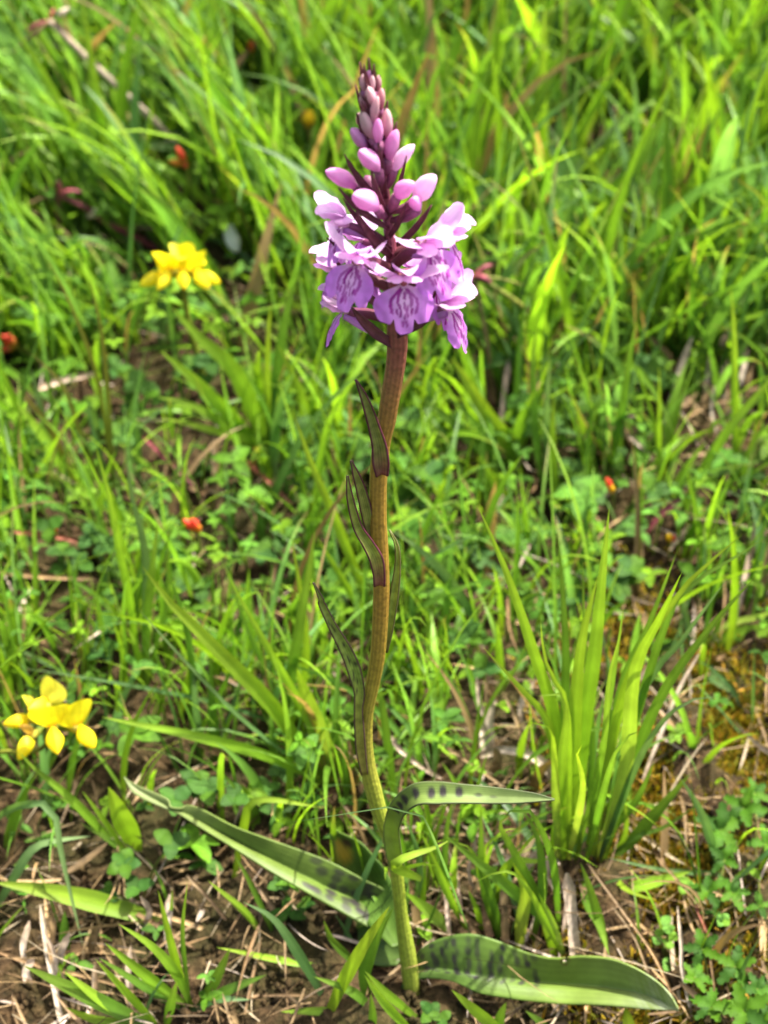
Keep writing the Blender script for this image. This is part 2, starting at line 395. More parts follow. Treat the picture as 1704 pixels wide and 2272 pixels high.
# leaflet template: obovate cupped leaf, unit length along +y
def leaflet_grid(rows=5, toothed=0.0):
    s = np.linspace(0, 1, rows); wdt = .36*np.sin(np.clip(s, 0.02, 1)**.8*math.pi*.93+.05)**.75; wdt[-1] = .07; wdt[0] = .03
    if toothed: wdt = wdt*(1+toothed*np.where(np.arange(rows) % 2, 1, -1))
    V = []
    for i, t in enumerate(s):
        for k in (-1, 0, 1):
            V.append((k*wdt[i], t+(toothed*.3 if k and i % 2 else 0), .22*abs(k)*wdt[i]-.12*t*t+.05*math.sin(3*t)))
    return np.array(V), grid_faces(rows, 3)
LV, LF = leaflet_grid(); LV[:, 0] *= .78
def build_clover():
    N = 13000
    x = rng.uniform(-.5, .5, N*3); y = rng.uniform(-.1, .85, N*3); u, v = uv_of(x, y)
    d = .26+.72*np.exp(-(((v-.50)/.18)**2))+.2*(v < .3)
    d *= 1-.55*smooth(u, .6, .75)*smooth(v, .62, .75)-.3*smooth(u, .74, .82)*smooth(v, .55, .62)
    d *= 1-.75*smooth(v, .82, .9)*(1-smooth(u, .5, .6))
    hole = np.exp(-(((u-.24)/.08)**2+((v-.45)/.05)**2)); d = d*(1-.5*hole)
    d *= np.clip(1+1.1*vnoise(x, y, 60, 9), 0, 2.5)
    inside = (u > -.1) & (u < 1.1) & (v < 1.04)
    keep = rng.uniform(0, 1.6, N*3) < d*np.where(inside, .62, .22)
    keep &= ~((np.abs(x-.01) < .05) & (y < .015)); keep &= ~((v > 1.0) & inside)
    x, y, u, v = x[keep], y[keep], u[keep], v[keep]; n = len(x)
    h = rng.uniform(.002, .030, n)*np.where(v > .8, .5, 1)
    kl = ~hidden_by(np.stack([x, y, gh(x, y)+h], -1)[:, None]); x, y, u, v, h = x[kl], y[kl], u[kl], v[kl], h[kl]; n = len(x)
    size = rng.lognormal(-5.32, .28, n); az0 = rng.uniform(0, 6.28, n)
    tone = np.array([(.055, .13, .008), (.038, .10, .010), (.09, .175, .008), (.05, .12, .014)])[rng.integers(0, 4, n)]*rng.lognormal(0, .2, n)[:, None]
    tl = unit(np.stack([rng.normal(0, .35, n), rng.normal(-.15, .35, n), np.ones(n)], -1))
    Vs, Cs = [], []
    for k in range(5):
        use = np.ones(n, bool) if k < 3 else (rng.uniform(0, 1, n) < .4)
        m = use.sum(); a_ = (az0+k*1.95+rng.normal(0, .2, n))[use]
        f = np.stack([np.cos(a_), np.sin(a_), rng.normal(.15, .25, m)], -1); nz = tl[use]
        f = unit(f-nz*(f*nz).sum(1)[:, None]*.8); s_ = unit(np.cross(f, nz)); up = np.cross(s_, f)
        c = np.stack([x, y, gh(x, y)+h], -1)[use]
        sz = (size[use]*rng.uniform(.8, 1.15, m))[:, None, None]
        V = c[:, None]+sz*(LV[None, :, 0, None]*s_[:, None]+LV[None, :, 1, None]*f[:, None]+LV[None, :, 2, None]*up[:, None])
        C = np.ones((m, len(LV), 4)); C[..., :3] = (tone[use]*rng.lognormal(0, .15, m)[:, None])[:, None]
        C[:, 1::3, :3] *= 1.25; C[..., 3] = np.tile([0, .5, 1], len(LV)//3)[None]
        Vs.append(V.reshape(-1, 3)); Cs.append(C.reshape(-1, 4))
    V = np.concatenate(Vs); C = np.concatenate(Cs); k = len(V)//len(LV)
    F = (LF[None]+(np.arange(k)*len(LV))[:, None, None]).reshape(-1, 4)
    o = link('herb_leaves', mesh_np('herb_leaves', V, F, C, M['clover']))
    tag(o, 'low dark green clover and herb leaves between the grass', 'ground cover', kind='stuff'); print('leaflets', k)

def build_litter():
    N = 19000
    x = rng.uniform(-.36, .36, N); y = rng.uniform(-.1, .7, N); u, v = uv_of(x, y)
    d = .25+.9*smooth(v, .78, .88)+.5*smooth(u, .55, .8)*smooth(v, .3, .4)
    keep = rng.uniform(0, 1.3, N) < d; keep &= ~((np.abs(x-.01) < .02) & (y < .0)); x, y, v = x[keep], y[keep], v[keep]; n = len(x)
    az = rng.uniform(0, 6.28, n); Ln = rng.lognormal(-4.15, .5, n); wd = rng.lognormal(0, .5, n)*.00062
    lean0 = rng.normal(1.40, .16, n); bend = rng.normal(.12, .4, n)
    base = np.array([COLS['d'][1], COLS['w'][1], (.16, .10, .045), (.09, .06, .028), (.26, .21, .13)])[rng.choice(5, n, p=[.34, .08, .24, .20, .14])]
    C1 = base*rng.lognormal(-.15, .25, n)[:, None]
    B = np.stack([x, y, gh(x, y)+rng.uniform(.0015, .006, n)], -1)
    o = link('straw_litter', bulk_blades('straw_litter', B, az, Ln, wd, lean0, bend, C1*.8, C1, C1*.9, M['straw'], rows=6, fold=.5, taper=6))
    tag(o, 'dry tan straw and dead grass littering the soil', 'litter', kind='stuff')
    # crumbs of soil
    N = 14000; x = rng.uniform(-.24, .24, N); y = rng.uniform(-.09, .22, N); u, v = uv_of(x, y)
    keep = rng.uniform(0, 1, N) < (.25+.75*smooth(v, .75, .86)); x, y = x[keep], y[keep]; n = len(x)
    oc = np.array([(1, 0, 0), (-1, 0, 0), (0, 1, 0), (0, -1, 0), (0, 0, 1), (0, 0, -1)], float)
    of = np.array([(0, 2, 4), (2, 1, 4), (1, 3, 4), (3, 0, 4), (2, 0, 5), (1, 2, 5), (3, 1, 5), (0, 3, 5)])
    sz = rng.lognormal(-6.75, .5, n)
    V = np.stack([x, y, gh(x, y)+sz*.5], -1)[:, None]+sz[:, None, None]*(oc[None]*rng.uniform(.6, 1.2, (n, 6, 1))+rng.normal(0, .25, (n, 6, 3)))
    F = (of[None]+(np.arange(n)*6)[:, None, None]).reshape(-1, 3)
    me = mesh_np('soil_crumbs', V.reshape(-1, 3), F, None, M['soil'])
    tag(link('soil_crumbs', me), 'loose brown crumbs lying on the bare soil', 'soil crumbs', kind='stuff')
    # moss: tiny yellow-brown shoots on the bare bank at the right
    N = 90000; x = rng.uniform(0, .24, N); y = rng.uniform(-.05, .26, N); u, v = uv_of(x, y)
    dens = smooth(u, .66, .82)*smooth(v, .52, .64)*np.clip(.6+1.2*vnoise(x, y, 120, 21), 0, 1)
    keep = rng.uniform(0, 1, N) < dens; x, y = x[keep], y[keep]; n = len(x)
    C1 = np.array([(.24, .17, .012), (.16, .14, .012), (.26, .15, .018), (.12, .13, .01)])[rng.integers(0, 4, n)]*rng.lognormal(0, .25, n)[:, None]
    B = np.stack([x, y, gh(x, y)], -1)
    o = link('moss', bulk_blades('moss', B, rng.uniform(0, 6.28, n), rng.uniform(.0025, .0065, n), rng.uniform(.0007, .0015, n), np.abs(rng.normal(.4, .4, n)), rng.normal(.5, .4, n), C1*.6, C1, C1*1.1, M['clover'], rows=4))
    tag(o, 'yellow-brown moss cushions on the bare bank', 'moss', kind='stuff')

# ------------------------------------------------------------------ the orchid
OB = on_ground(914, 2192)
orchid = empty('spotted_orchid', OB, 'tall spotted orchid with lilac-pink flower spike and purple-brown stem', 'orchid')
STEM = [(914, 2196), (904.6, 2120), (890, 2026), (879, 1932), (862, 1858), (843, 1805), (829, 1755), (815, 1697), (810, 1638), (814, 1579), (826, 1520), (837, 1461),
        (843, 1388), (846, 1300), (843, 1220), (839, 1152), (839, 1071), (843, 1017), (847, 976), (857, 936), (866, 881), (879, 800), (881, 744), (876, 650), (868, 561), (862, 498), (857, 454),
        (853, 418), (847, 346), (839, 274), (826, 201), (817, 160)]
SW = [(2196, 38), (2120, 38), (2026, 29), (1932, 30), (1858, 31), (1755, 38), (1638, 34), (1579, 30), (1461, 34), (1300, 37), (1152, 39), (1017, 40), (936, 42), (800, 44), (744, 48), (650, 30), (561, 27), (454, 23), (346, 18), (201, 11), (160, 8)]
STEM3 = np.array([on_plane(x, y, OB, 0) for x, y in STEM])
_sy = np.array([p[1] for p in STEM])[::-1]; _sx = np.array([p[0] for p in STEM])[::-1]
def axis_at(py): return on_plane(float(np.interp(py, _sy, _sx)), py, OB, 0)
def px2m(px, P): return px*depth(P)/F_PX
def near(px, py, mm=0.):       # a point seen at the pixel, mm in front of (or behind) the stem's upright plane
    return on_plane(px, py, np.array(OB)-np.array((0, mm/1000., 0)), 0)
def build_stem():
    P = resample(STEM3, 96); py = proj(P)[1]
    wpx = np.interp(py, [q[0] for q in SW][::-1], [q[1] for q in SW][::-1])
    rad = np.array([px2m(wp, p)/2 for wp, p in zip(wpx, P)])
    P[0] -= np.array((0, 0, .004))
    V, F, s, u = tube(P, rad, 16)
    vpy = proj(V)[1]
    ys = [2200, 2000, 1800, 1650, 1500, 1350, 1200, 1000, 880, 800, 740, 600, 300, 150]
    cs = [(.24, .29, .035), (.23, .29, .026), (.24, .28, .03), (.24, .22, .028), (.24, .175, .020), (.25, .145, .022), (.25, .15, .022), (.245, .14, .022), (.23, .105, .035), (.20, .062, .045), (.18, .047, .042), (.20, .045, .065), (.26, .07, .10), (.28, .095, .12)]
    C = np.stack([np.interp(vpy, ys[::-1], [c[i] for c in cs][::-1]) for i in range(3)]+[u], 1)
    # stem's own colour: yellow-green low down, brown, then purple towards the top
    link('stem', mesh_np('stem', V-OB, F, C, M['stem']), orchid)
build_stem()

def leaf_obj(name, mids, widths, colf, mm=None, pts3=None, cup=.25, roll=0., nr=24, nc=9, mat='oleaf', parent=orchid, face=None, label=None, thick=.0004):
    """a leaf from mid-line pixels (with mm in front of the stem plane) and pixel widths"""
    P = np.array([near(x, y, m) for (x, y), m in zip(mids, mm)]) if pts3 is None else np.array(pts3)
    wm = np.array([px2m(wp, p) for wp, p in zip(widths, P)])
    Q = resample(P, nr); s = np.linspace(0, 1, nr)
    dist = np.concatenate([[0], np.cumsum(np.linalg.norm(np.diff(P, axis=0), axis=1))]); dist /= dist[-1]
    hw = np.interp(s, dist, wm)*.5
    hw = np.convolve(np.pad(hw, 1, 'edge'), [.25, .5, .25], 'valid')
    T = unit(np.gradient(Q, axis=0)); view = unit(CAM-Q) if face is None else unit(np.asarray(face, float)[None]+0*Q)
    side = unit(np.cross(T, view)); nrm = np.cross(side, T)
    rr = np.interp(s, np.linspace(0, 1, len(np.atleast_1d(roll))), np.atleast_1d(roll)) if np.ndim(roll) else np.full(nr, roll)
    sdv = side*np.cos(rr)[:, None]+nrm*np.sin(rr)[:, None]; nn = np.cross(sdv, T)
    k = np.linspace(-1, 1, nc)
    V = Q[:, None]+sdv[:, None]*(hw[:, None]*k[None])[..., None]+nn[:, None]*((np.abs(k)**1.4)[None]*hw[:, None]*cup)[..., None]
    V = V.reshape(-1, 3); S = np.repeat(s, nc); K = np.tile(k, nr)
    C = np.concatenate([colf(S, K, V), (.5+.5*K)[:, None]], 1)
    me = mesh_np(name, V-OB, grid_faces(nr, nc), C, M[mat])
    o = link(name, me, parent)
    if thick:
        so = o.modifiers.new('thickness', 'SOLIDIFY'); so.thickness = thick; so.offset = 0
    if label: o['label'] = label
    return o
def lerp3(S, xs, cs): return np.stack([np.interp(S, xs, [c[i] for c in cs]) for i in range(3)], 1)
def bractcol(base, mid, tip, edge=(.11, .02, .045)):
    def f(S, K, V):
        C = lerp3(S, [0, .3, .8, 1], [base, mid, mid, tip]); e = np.clip((np.abs(K)-.78)/.22, 0, 1)[:, None]
        return C*(1-e)+np.array(edge)*e
    return f
def spots(S, K, C, pts, dark=(.028, .02, .026)):
    for (s0, k0, rs, rk, a_) in pts:
        d = ((S-s0)/rs)**2+((K-k0)/rk)**2
        f = np.clip(1.35-d, 0, 1)[:, None]*a_
        C[:] = C*(1-f)+np.array(dark)*f
    return C
# small sheathing leaves up the stem
leaf_obj('stem_leaf', Z3([(765, 930), (755, 820), (742, 700), (705, 560), (655, 400), (605, 270), (550, 155)]), [26, 37, 33, 26, 21, 14, 2], bractcol((.22, .07, .07), (.22, .25, .06), (.17, .17, .075)), [3.0, 3.2, 3.2, 3.5, 4, 4.5, 5], cup=.75, mat='bract', nr=30)
leaf_obj('stem_leaf', Z3([(690, 1500), (660, 1350), (630, 1200), (595, 1060), (555, 940), (512, 815)]), [12, 22, 26, 22, 16, 3], bractcol((.17, .11, .06), (.24, .26, .055), (.18, .18, .055)), [0, .5, 1, 1, 1, 1], cup=.5, mat='bract')
leaf_obj('stem_leaf', Z3([(745, 1835), (740, 1740), (715, 1620), (650, 1500), (575, 1380), (530, 1240), (500, 1100), (483, 940)]), [24, 26, 31, 26, 21, 18, 14, 3], bractcol((.25, .08, .07), (.26, .31, .055), (.28, .36, .07)), [2.8, 3, 3.2, 3.2, 3.4, 3.4, 3.2, 3], cup=.6, mat='bract', nr=30)
leaf_obj('stem_leaf', [Z4([(735, 500)])[0]]+Z4([(760, 330)])+Z3([(868, 1900), (893, 1680), (885, 1510), (825, 1385)]), [8, 18, 20, 13, 9, 2], bractcol((.14, .15, .04), (.25, .33, .055), (.26, .32, .07), (.12, .11, .04)), [-1, -1.5, -2, -2.5, -3, -4], cup=.5, mat='bract')
def s5(S, K, V):
    C = lerp3(S, [0, .35, .5, 1], [(.29, .25, .05), (.27, .31, .05), (.22, .32, .055), (.24, .30, .065)])
    e = np.clip((np.abs(K)-.82)/.18, 0, 1)[:, None]; C = C*(1-e)+np.array((.10, .05, .05))*e
    r2 = np.random.default_rng(8)
    return spots(S, K, C, [(r2.uniform(.42, .82), r2.uniform(-.65, .65), .012, .16, .9) for _ in range(15)])
leaf_obj('stem_leaf', Z4([(575, 1420), (548, 1250), (535, 1080), (528, 930), (535, 800), (490, 620), (425, 470), (330, 300), (245, 120)])+Z3([(270, 1960), (203, 1815)]), [14, 22, 22, 18, 24, 31, 27, 19, 15, 12, 2], s5, [2.0, 2.2, 2.3, 2.0, 1.5, 1.5, 2, 3, 4, 4.5, 5], cup=.45, mat='bract', nr=48)

# spotted foliage leaves: edge curves in pixels with heights above the ground
def leaf_edges(name, top, mid, bot, htop, hmid, hbot, colf, nr=34, label=None, ripple=0.0, hole=None):
    n = len(mid); rows = []
    T = resample([on_ground(x, y, h/1000) for (x, y), h in zip(top, htop)], nr)
    Mi = resample([on_ground(x, y, h/1000) for (x, y), h in zip(mid, hmid)], nr)
    Bo = resample([on_ground(x, y, h/1000) for (x, y), h in zip(bot, hbot)], nr)
    s = np.linspace(0, 1, nr); V = []; K = []
    ks = np.linspace(-1, 1, 27)
    for i in range(nr):
        for k in ks:
            q = Mi[i]*(1-abs(k))+(T[i] if k < 0 else Bo[i])*abs(k)
            b_ = math.sin(abs(k)*math.pi)*.10*np.linalg.norm((T[i] if k < 0 else Bo[i])-Mi[i])
            q = q+np.array((0, 0, b_+ripple*math.sin(s[i]*17+k*2)*abs(k)**2))
            V.append(q); K.append(k)
    V = np.array(V); K = np.array(K); S = np.repeat(s, len(ks))
    C = np.concatenate([colf(S, K, V), (.5+.5*K)[:, None]], 1)
    FQ = grid_faces(nr, len(ks))
    if hole:
        d_ = ((S-hole[0])/hole[2])**2+((K-hole[1])/hole[3])**2; FQ = FQ[~(d_[FQ] < 1).all(1)]
        rim = np.clip(1-np.abs(d_-1.25)/.7, 0, 1)[:, None]; C[:, :3] = C[:, :3]*(1-rim)+np.array((.10, .06, .02))*rim
    o = link(name, mesh_np(name, V-OB, FQ, C, M['oleaf']), orchid)
    so = o.modifiers.new('thickness', 'SOLIDIFY'); so.thickness = .0006; so.offset = 0
    if label: o['label'] = label
    return o
def big_leaf_col(S, K, V):
    C = lerp3(S, [0, .25, .6, 1], [(.075, .125, .028), (.085, .155, .022), (.145, .22, .032), (.20, .26, .085)])
    m = np.clip(1-np.abs(K)/.09, 0, 1)[:, None]; C = C*(1+.25*m)
    r2 = np.random.default_rng(5); sp = []
    for s0 in np.arange(.04, .50, .040):
        for k0 in (-.80, -.52, -.26, .0, .24):
            if r2.uniform() < .95*(1.2-s0): sp.append((s0+r2.uniform(-.012, .012), k0+r2.uniform(-.06, .06), .009+.005*r2.uniform(), .12+.07*r2.uniform(), r2.uniform(.5, .95)))
    C = spots(S, K, C, sp)
    f = (smooth(S, .78, .95)*np.clip(.5+.9*np.sin(S*160+K*31)*np.sin(S*77-K*47), 0, 1))[:, None]*.45
    return C*(1-f)+np.array((.36, .40, .30))*f
leaf_edges('leaf', ZK([(285, 1030), (330, 965), (420, 922), (560, 900), (700, 930), (850, 990), (960, 1015), (1080, 1005), (1220, 1010), (1330, 1050), (1430, 1115), (1500, 1185), (1540, 1250)]),
           ZK([(270, 1075), (330, 1070), (420, 1068), (540, 1085), (680, 1105), (820, 1122), (950, 1132), (1080, 1140), (1200, 1152), (1310, 1168), (1400, 1190), (1480, 1220), (1541, 1254)]),
           ZK([(235, 1160), (290, 1118), (370, 1103), (480, 1120), (600, 1180), (730, 1203), (880, 1215), (1020, 1230), (1160, 1238), (1290, 1243), (1400, 1250), (1490, 1255), (1542, 1258)]),
           [6, 12, 16, 19, 20, 21, 22, 24, 26, 26, 24, 21, 18], [3, 6, 8, 10, 11, 12, 13, 14, 15, 16, 17, 17, 17.5], [1, 4, 6, 8, 9, 11, 13, 14, 16, 17, 17, 17, 17], big_leaf_col, nr=170, ripple=.0004, hole=(.575, -.86, .013, .16))
def left_leaf_col(S, K, V):
    C = lerp3(S, [0, .3, .65, 1], [(.085, .125, .035), (.10, .16, .024), (.14, .20, .038), (.19, .23, .085)])
    m = np.clip(1-np.abs(K-.02)/.10, 0, 1)[:, None]; C = C*(1+.35*m)
    r2 = np.random.default_rng(15); sp = []
    for s0 in np.arange(.03, .40, .042):
        for k0 in (-.75, -.45, -.18, .3, .62):
            if r2.uniform() < .92*(1.1-1.4*s0): sp.append((s0+r2.uniform(-.012, .012), k0+r2.uniform(-.08, .08), .014+.008*r2.uniform(), .13+.09*r2.uniform(), r2.uniform(.65, .95)))
    return spots(S, K, C, sp)
leaf_edges('leaf', ZJ([(1510, 985), (1440, 775), (1300, 690), (1150, 610), (1000, 550), (800, 480), (640, 420), (500, 345), (410, 312), (372, 330), (318, 322), (300, 280), (150, 212), (80, 170)]),
           ZJ([(1512, 1000), (1430, 868), (1290, 805), (1130, 740), (980, 665), (800, 575), (640, 490), (500, 415), (410, 365), (372, 350), (318, 332), (290, 315), (150, 235), (80, 172)]),
           ZJ([(1515, 1030), (1440, 985), (1320, 935), (1160, 845), (1000, 755), (820, 650), (640, 535), (500, 450), (410, 392), (372, 368), (318, 340), (280, 328), (135, 258), (81, 176)]),
           [4, 16, 20, 22, 24, 27, 29, 31, 31, 31, 31, 32, 33, 34], [2, 9, 12, 15, 18, 21, 24, 27, 28.5, 29, 29.5, 30, 32, 34], [1, 9, 13, 16, 19, 22, 25, 27.5, 29, 29.5, 30, 30.5, 32, 34], left_leaf_col, nr=180)
def mid_leaf_col(S, K, V):
    C = lerp3(S, [0, .25, .5, 1], [(.26, .34, .06), (.25, .34, .06), (.14, .21, .04), (.16, .22, .07)])
    e = np.clip((np.abs(K)-.84)/.16, 0, 1)[:, None]; C = C*(1-e*.6)+np.array((.06, .05, .05))*e*.6
    return spots(S, K, C, [(s0, -.15+.1*math.sin(i*2), .015, .62, .95) for i, s0 in enumerate((.40, .435, .47, .525, .58, .62, .675))]+[(.74, 0, .014, .3, .7), (.79, .1, .012, .25, .5)])
leaf_obj('leaf', ZK([(218, 590), (200, 520), (190, 440), (197, 370), (232, 300), (310, 245), (410, 238), (520, 240), (650, 246), (770, 252), (870, 256), (958, 264)]),
         [28, 36, 36, 36, 44, 52, 53, 44, 39, 31, 20, 3], mid_leaf_col, [3, 4.0, 5.5, 8, 11, 13, 14, 14.5, 15, 16, 17, 18], cup=.4, roll=[0, 0, .2, .4, .25, .15, .1], nr=130, nc=17)
def back_leaf_col(S, K, V):
    C = lerp3(S, [0, .5, 1], [(.07, .13, .015), (.06, .125, .013), (.08, .14, .016)])
    d = ((S-.86)/.12)**2+((K+.35)/.45)**2; f = np.clip(1.3-d, 0, 1)[:, None]; C = C*(1-f)+np.array((.30, .22, .015))*f
    d = ((S-.88)/.05)**2+((K-.25)/.35)**2; f = np.clip(1.3-d, 0, 1)[:, None]; return C*(1-f)+np.array((.05, .025, .015))*f
leaf_obj('leaf', ZJ([(1495, 1030), (1430, 900), (1370, 780), (1310, 660), (1240, 545), (1150, 450)]), [40, 80, 110, 120, 95, 20], back_leaf_col, [-3, -12, -20, -26, -30, -33], roll=[0, .3, .6, .7], cup=.3, nr=40, label='shaded green leaf with a yellow and brown blotch at its tip')
leaf_obj('leaf', ZJ([(1500, 1090), (1420, 1060), (1330, 1010), (1250, 960), (1180, 900)]), [40, 75, 90, 70, 10], lambda S, K, V: lerp3(S, [0, 1], [(.09, .15, .03), (.11, .19, .03)]), [-6, -9, -14, -20, -26], cup=.3)

# flowers
def smoothc(x): return x*x*(3-2*x)
LIPMARK = []
for sg in (-1, 1):
    LIPMARK += [[(sg*.6, 1.2), (sg*1.6, 2.3), (sg*2.75, 3.7), (sg*2.95, 5.0), (sg*2.5, 6.7)], [(sg*.5, 1.6), (sg*1.2, 2.8), (sg*1.5, 4.3), (sg*1.3, 4.9)],
                [(sg*.75, 5.3), (sg*.6, 6.4), (sg*.75, 7.3)], [(sg*1.7, 5.9), (sg*1.6, 6.8)], [(sg*.4, 8.3), (sg*.5, 9.1)]]
LIPMARK += [[(0, 2.2), (.05, 3.4)], [(.05, 4.4), (-.1, 5.8)], [(0, 7.0), (.1, 8.0)]]
def seg_dist(a_, b_, pl):
    dm = np.full(a_.shape, 9.)
    for (x0, y0), (x1, y1) in zip(pl[:-1], pl[1:]):
        vx, vy = x1-x0, y1-y0; t = np.clip(((a_-x0)*vx+(b_-y0)*vy)/(vx*vx+vy*vy+1e-9), 0, 1)
        dm = np.minimum(dm, np.hypot(a_-x0-t*vx, b_-y0-t*vy))
    return dm
def lip_mesh(seed, wid=1.0, fall=1.0, reflex=1.0, fold=0.0):
    r2 = np.random.default_rng(seed); nu, nv = 97, 34
    half = np.array([(.7, 0), (1.3, .5), (3.0, 1.3), (4.9, 2.5), (6.2, 4.3), (6.5, 6.2), (5.8, 7.9), (4.6, 9.0), (3.3, 9.0), (2.4, 7.9), (2.15, 8.7), (1.8, 10.2), (1.0, 11.2), (0, 11.4)])
    hp = resample(half, (nu+1)//2); hp[:, 1] += .18*np.sin(np.arange(len(hp))*.9+seed)*smooth(np.arange(len(hp)), 14, 24)
    hl = hp[:-1]*np.array((-1, 1)); hl = hl+np.array((.25*math.sin(seed), .2))*smooth(np.arange(len(hl)), 10, 30)[:, None]
    out_ = np.vstack([hl, hp[::-1]]); cc = np.array((0., .9)); rr_ = np.linspace(0, 1, nv)
    G = cc+rr_[:, None, None]*(out_[None]-cc); a_ = G[..., 0]*wid; b_ = np.maximum(G[..., 1], 0)
    am = G[..., 0]; aU = np.abs(am)/6.5; U = am/6.5
    n_ = 60; bb = np.linspace(0, 11, n_); th = np.interp(bb, [0, 2, 5, 11], [R(20), R(48), R(66*fall), R(78*fall)])
    yy = np.concatenate([[0], np.cumsum(np.cos(th[:-1])*(bb[1]-bb[0]))]); zz = -np.concatenate([[0], np.cumsum(np.sin(th[:-1])*(bb[1]-bb[0]))])
    X = a_; Y = np.interp(b_, bb, yy); Z = np.interp(b_, bb, zz)
    k = .030*reflex*np.clip(b_/4, 0, 1)
    Y = Y-k*a_**2+.22*np.sin(a_*1.7+b_*.9+seed)*smooth(b_, 3, 7)+.15*np.sin(b_*2.3+seed*1.7+a_)*smooth(aU, .5, 1)
    Z = Z+.008*a_**2*np.clip(b_/5, 0, 1)
    if fold: X = X*(1-fold); Y = Y-fold*.35*np.abs(a_)
    base = np.array((.56, .19, .68)); pale = np.array((.80, .50, .80)); dark = np.array((.27, .004, .24))
    f = np.exp(-(am/2.6)**2)*np.exp(-((b_-3.6)/4.0)**2)
    C = base[None, None]*(1-f[..., None])+pale[None, None]*f[..., None]
    thr = np.exp(-((b_)/1.5)**2)[..., None]; C = C*(1-thr)+np.array((.82, .60, .74))*thr
    wob = .10*np.sin(am*7+seed)+.10*np.sin(b_*6+seed*2)
    for i, pl in enumerate(LIPMARK):
        wl = (.46 if len(pl) > 3 else .38)*r2.uniform(.75, 1.15)
        d = seg_dist(am+wob*.6+.1*r2.normal(), b_+wob+.1*r2.normal(), pl)
        g = np.clip((wl-d)/.16, 0, 1)[..., None]*r2.uniform(.7, 1.0); C = C*(1-g)+dark*g
    al = (.5+.5*U)[..., None]
    V = np.stack([X, Y, Z], -1).reshape(-1, 3)/1000.
    return mesh_np('lip', V, grid_faces(nv, nu), np.concatenate([C, al], -1).reshape(-1, 4), M['petal'])
def petal_mesh(name, base, d0, bend_axis, bend, length, width, cup, cols, seed=0, nr=14, nc=7, tipw=.25):
    """curved lanceolate petal, mm units; starts at base along d0 and turns by bend about bend_axis"""
    base = np.asarray(base, float); d = unit(d0); ax = unit(bend_axis); P = [base]; T = []
    for i in range(nr):
        q = Matrix.Rotation(bend*(i/(nr-1))**1.3, 3, Vector(ax)); t = np.array(q @ Vector(d)); T.append(t)
        if i < nr-1: P.append(P[-1]+t*length/(nr-1))
    P = np.array(P); T = np.array(T); s = np.linspace(0, 1, nr)
    side = unit(np.cross(T, np.cross(ax[None]+0*T, T)+1e-6)); nrm = np.cross(side, T)
    hw = .5*width*np.clip(np.sin(np.clip(s*.93+.07, 0, 1)**.95*math.pi*.95)**.6, .03, 1); hw = hw*(1+.07*np.sin(s*19+seed)); hw[-1] = .5*width*tipw
    k = np.linspace(-1, 1, nc); rg = .16*np.sin(s*9+seed)[:, None]*k[None]*(np.abs(k)[None])
    V = P[:, None]+side[:, None]*(hw[:, None]*k[None])[..., None]+nrm[:, None]*((np.abs(k)**1.6)[None]*hw[:, None]*cup+rg*hw[:, None]*.6)[..., None]
    S = np.repeat(s, nc); K = np.tile(k, nr)
    C = lerp3(S, [0, .35, .75, 1], cols); e = np.clip(1-np.abs(K)/.25, 0, 1)[:, None]*.22; C = C*(1-e)+np.array((.62, .30, .66))*e
    return mesh_np(name, V.reshape(-1, 3)/1000., grid_faces(nr, nc), np.concatenate([C, (.5+.5*K)[:, None]], 1), M['petal'])
PK = [(.56, .20, .50), (.74, .40, .70), (.80, .52, .77), (.76, .44, .73)]
PW = [(.52, .22, .54), (.72, .45, .73), (.78, .56, .79), (.70, .42, .72)]
def flower_kit(seed, wid=1.0, fall=1.0, fold=0.0, spread=1.0):
    r2 = random.Random(seed)
    kit = [('lip', lip_mesh(seed, wid, fall, r2.uniform(.7, 1.2), fold))]
    for sg in (-1, 1):
        kit.append(('sepal', petal_mesh('sepal', (sg*1.0, -.6, 1.2), (sg*(.85*spread), r2.uniform(.15, .45), r2.uniform(.25, .55)), (0.2, -sg*1.0, 0), -r2.uniform(.4, .9)*-1 if False else r2.uniform(.35, .8), r2.uniform(9.0, 10.5), 5.0, .30, PW, seed+sg)))
        kit.append(('petal', petal_mesh('petal', (sg*.7, -.8, 1.6), (sg*.35, .8, .55), (-1, 0, 0), r2.uniform(.7, 1.0), 6.4, 4.2, .45, PK, seed+sg*3)))
    kit.append(('dorsal_sepal', petal_mesh('dorsal_sepal', (0, -1.0, 1.9), (r2.uniform(-.15, .15), .75, .75), (-1, 0, 0), r2.uniform(.8, 1.1), 8.0, 5.6, -.5, PW, seed+9)))
    return kit
KITS = [flower_kit(2), flower_kit(5, .86, .95), flower_kit(9, .9, 1.05, .25), flower_kit(13, .8, 1.1, .45)]
def column_part(fl):
    V, F, s, u = tube(np.array([(0, -1.2, .4), (0, .3, .9), (0, 1.3, .6)])/1000, [.0011, .0012, .0007], 8, 6)
    C = np.concatenate([lerp3(s, [0, .6, 1], [(.7, .42, .6), (.75, .48, .5), (.45, .12, .14)]), u[:, None]], 1)
    link('column', mesh_np('column', V, F, C, M['petal']), fl)
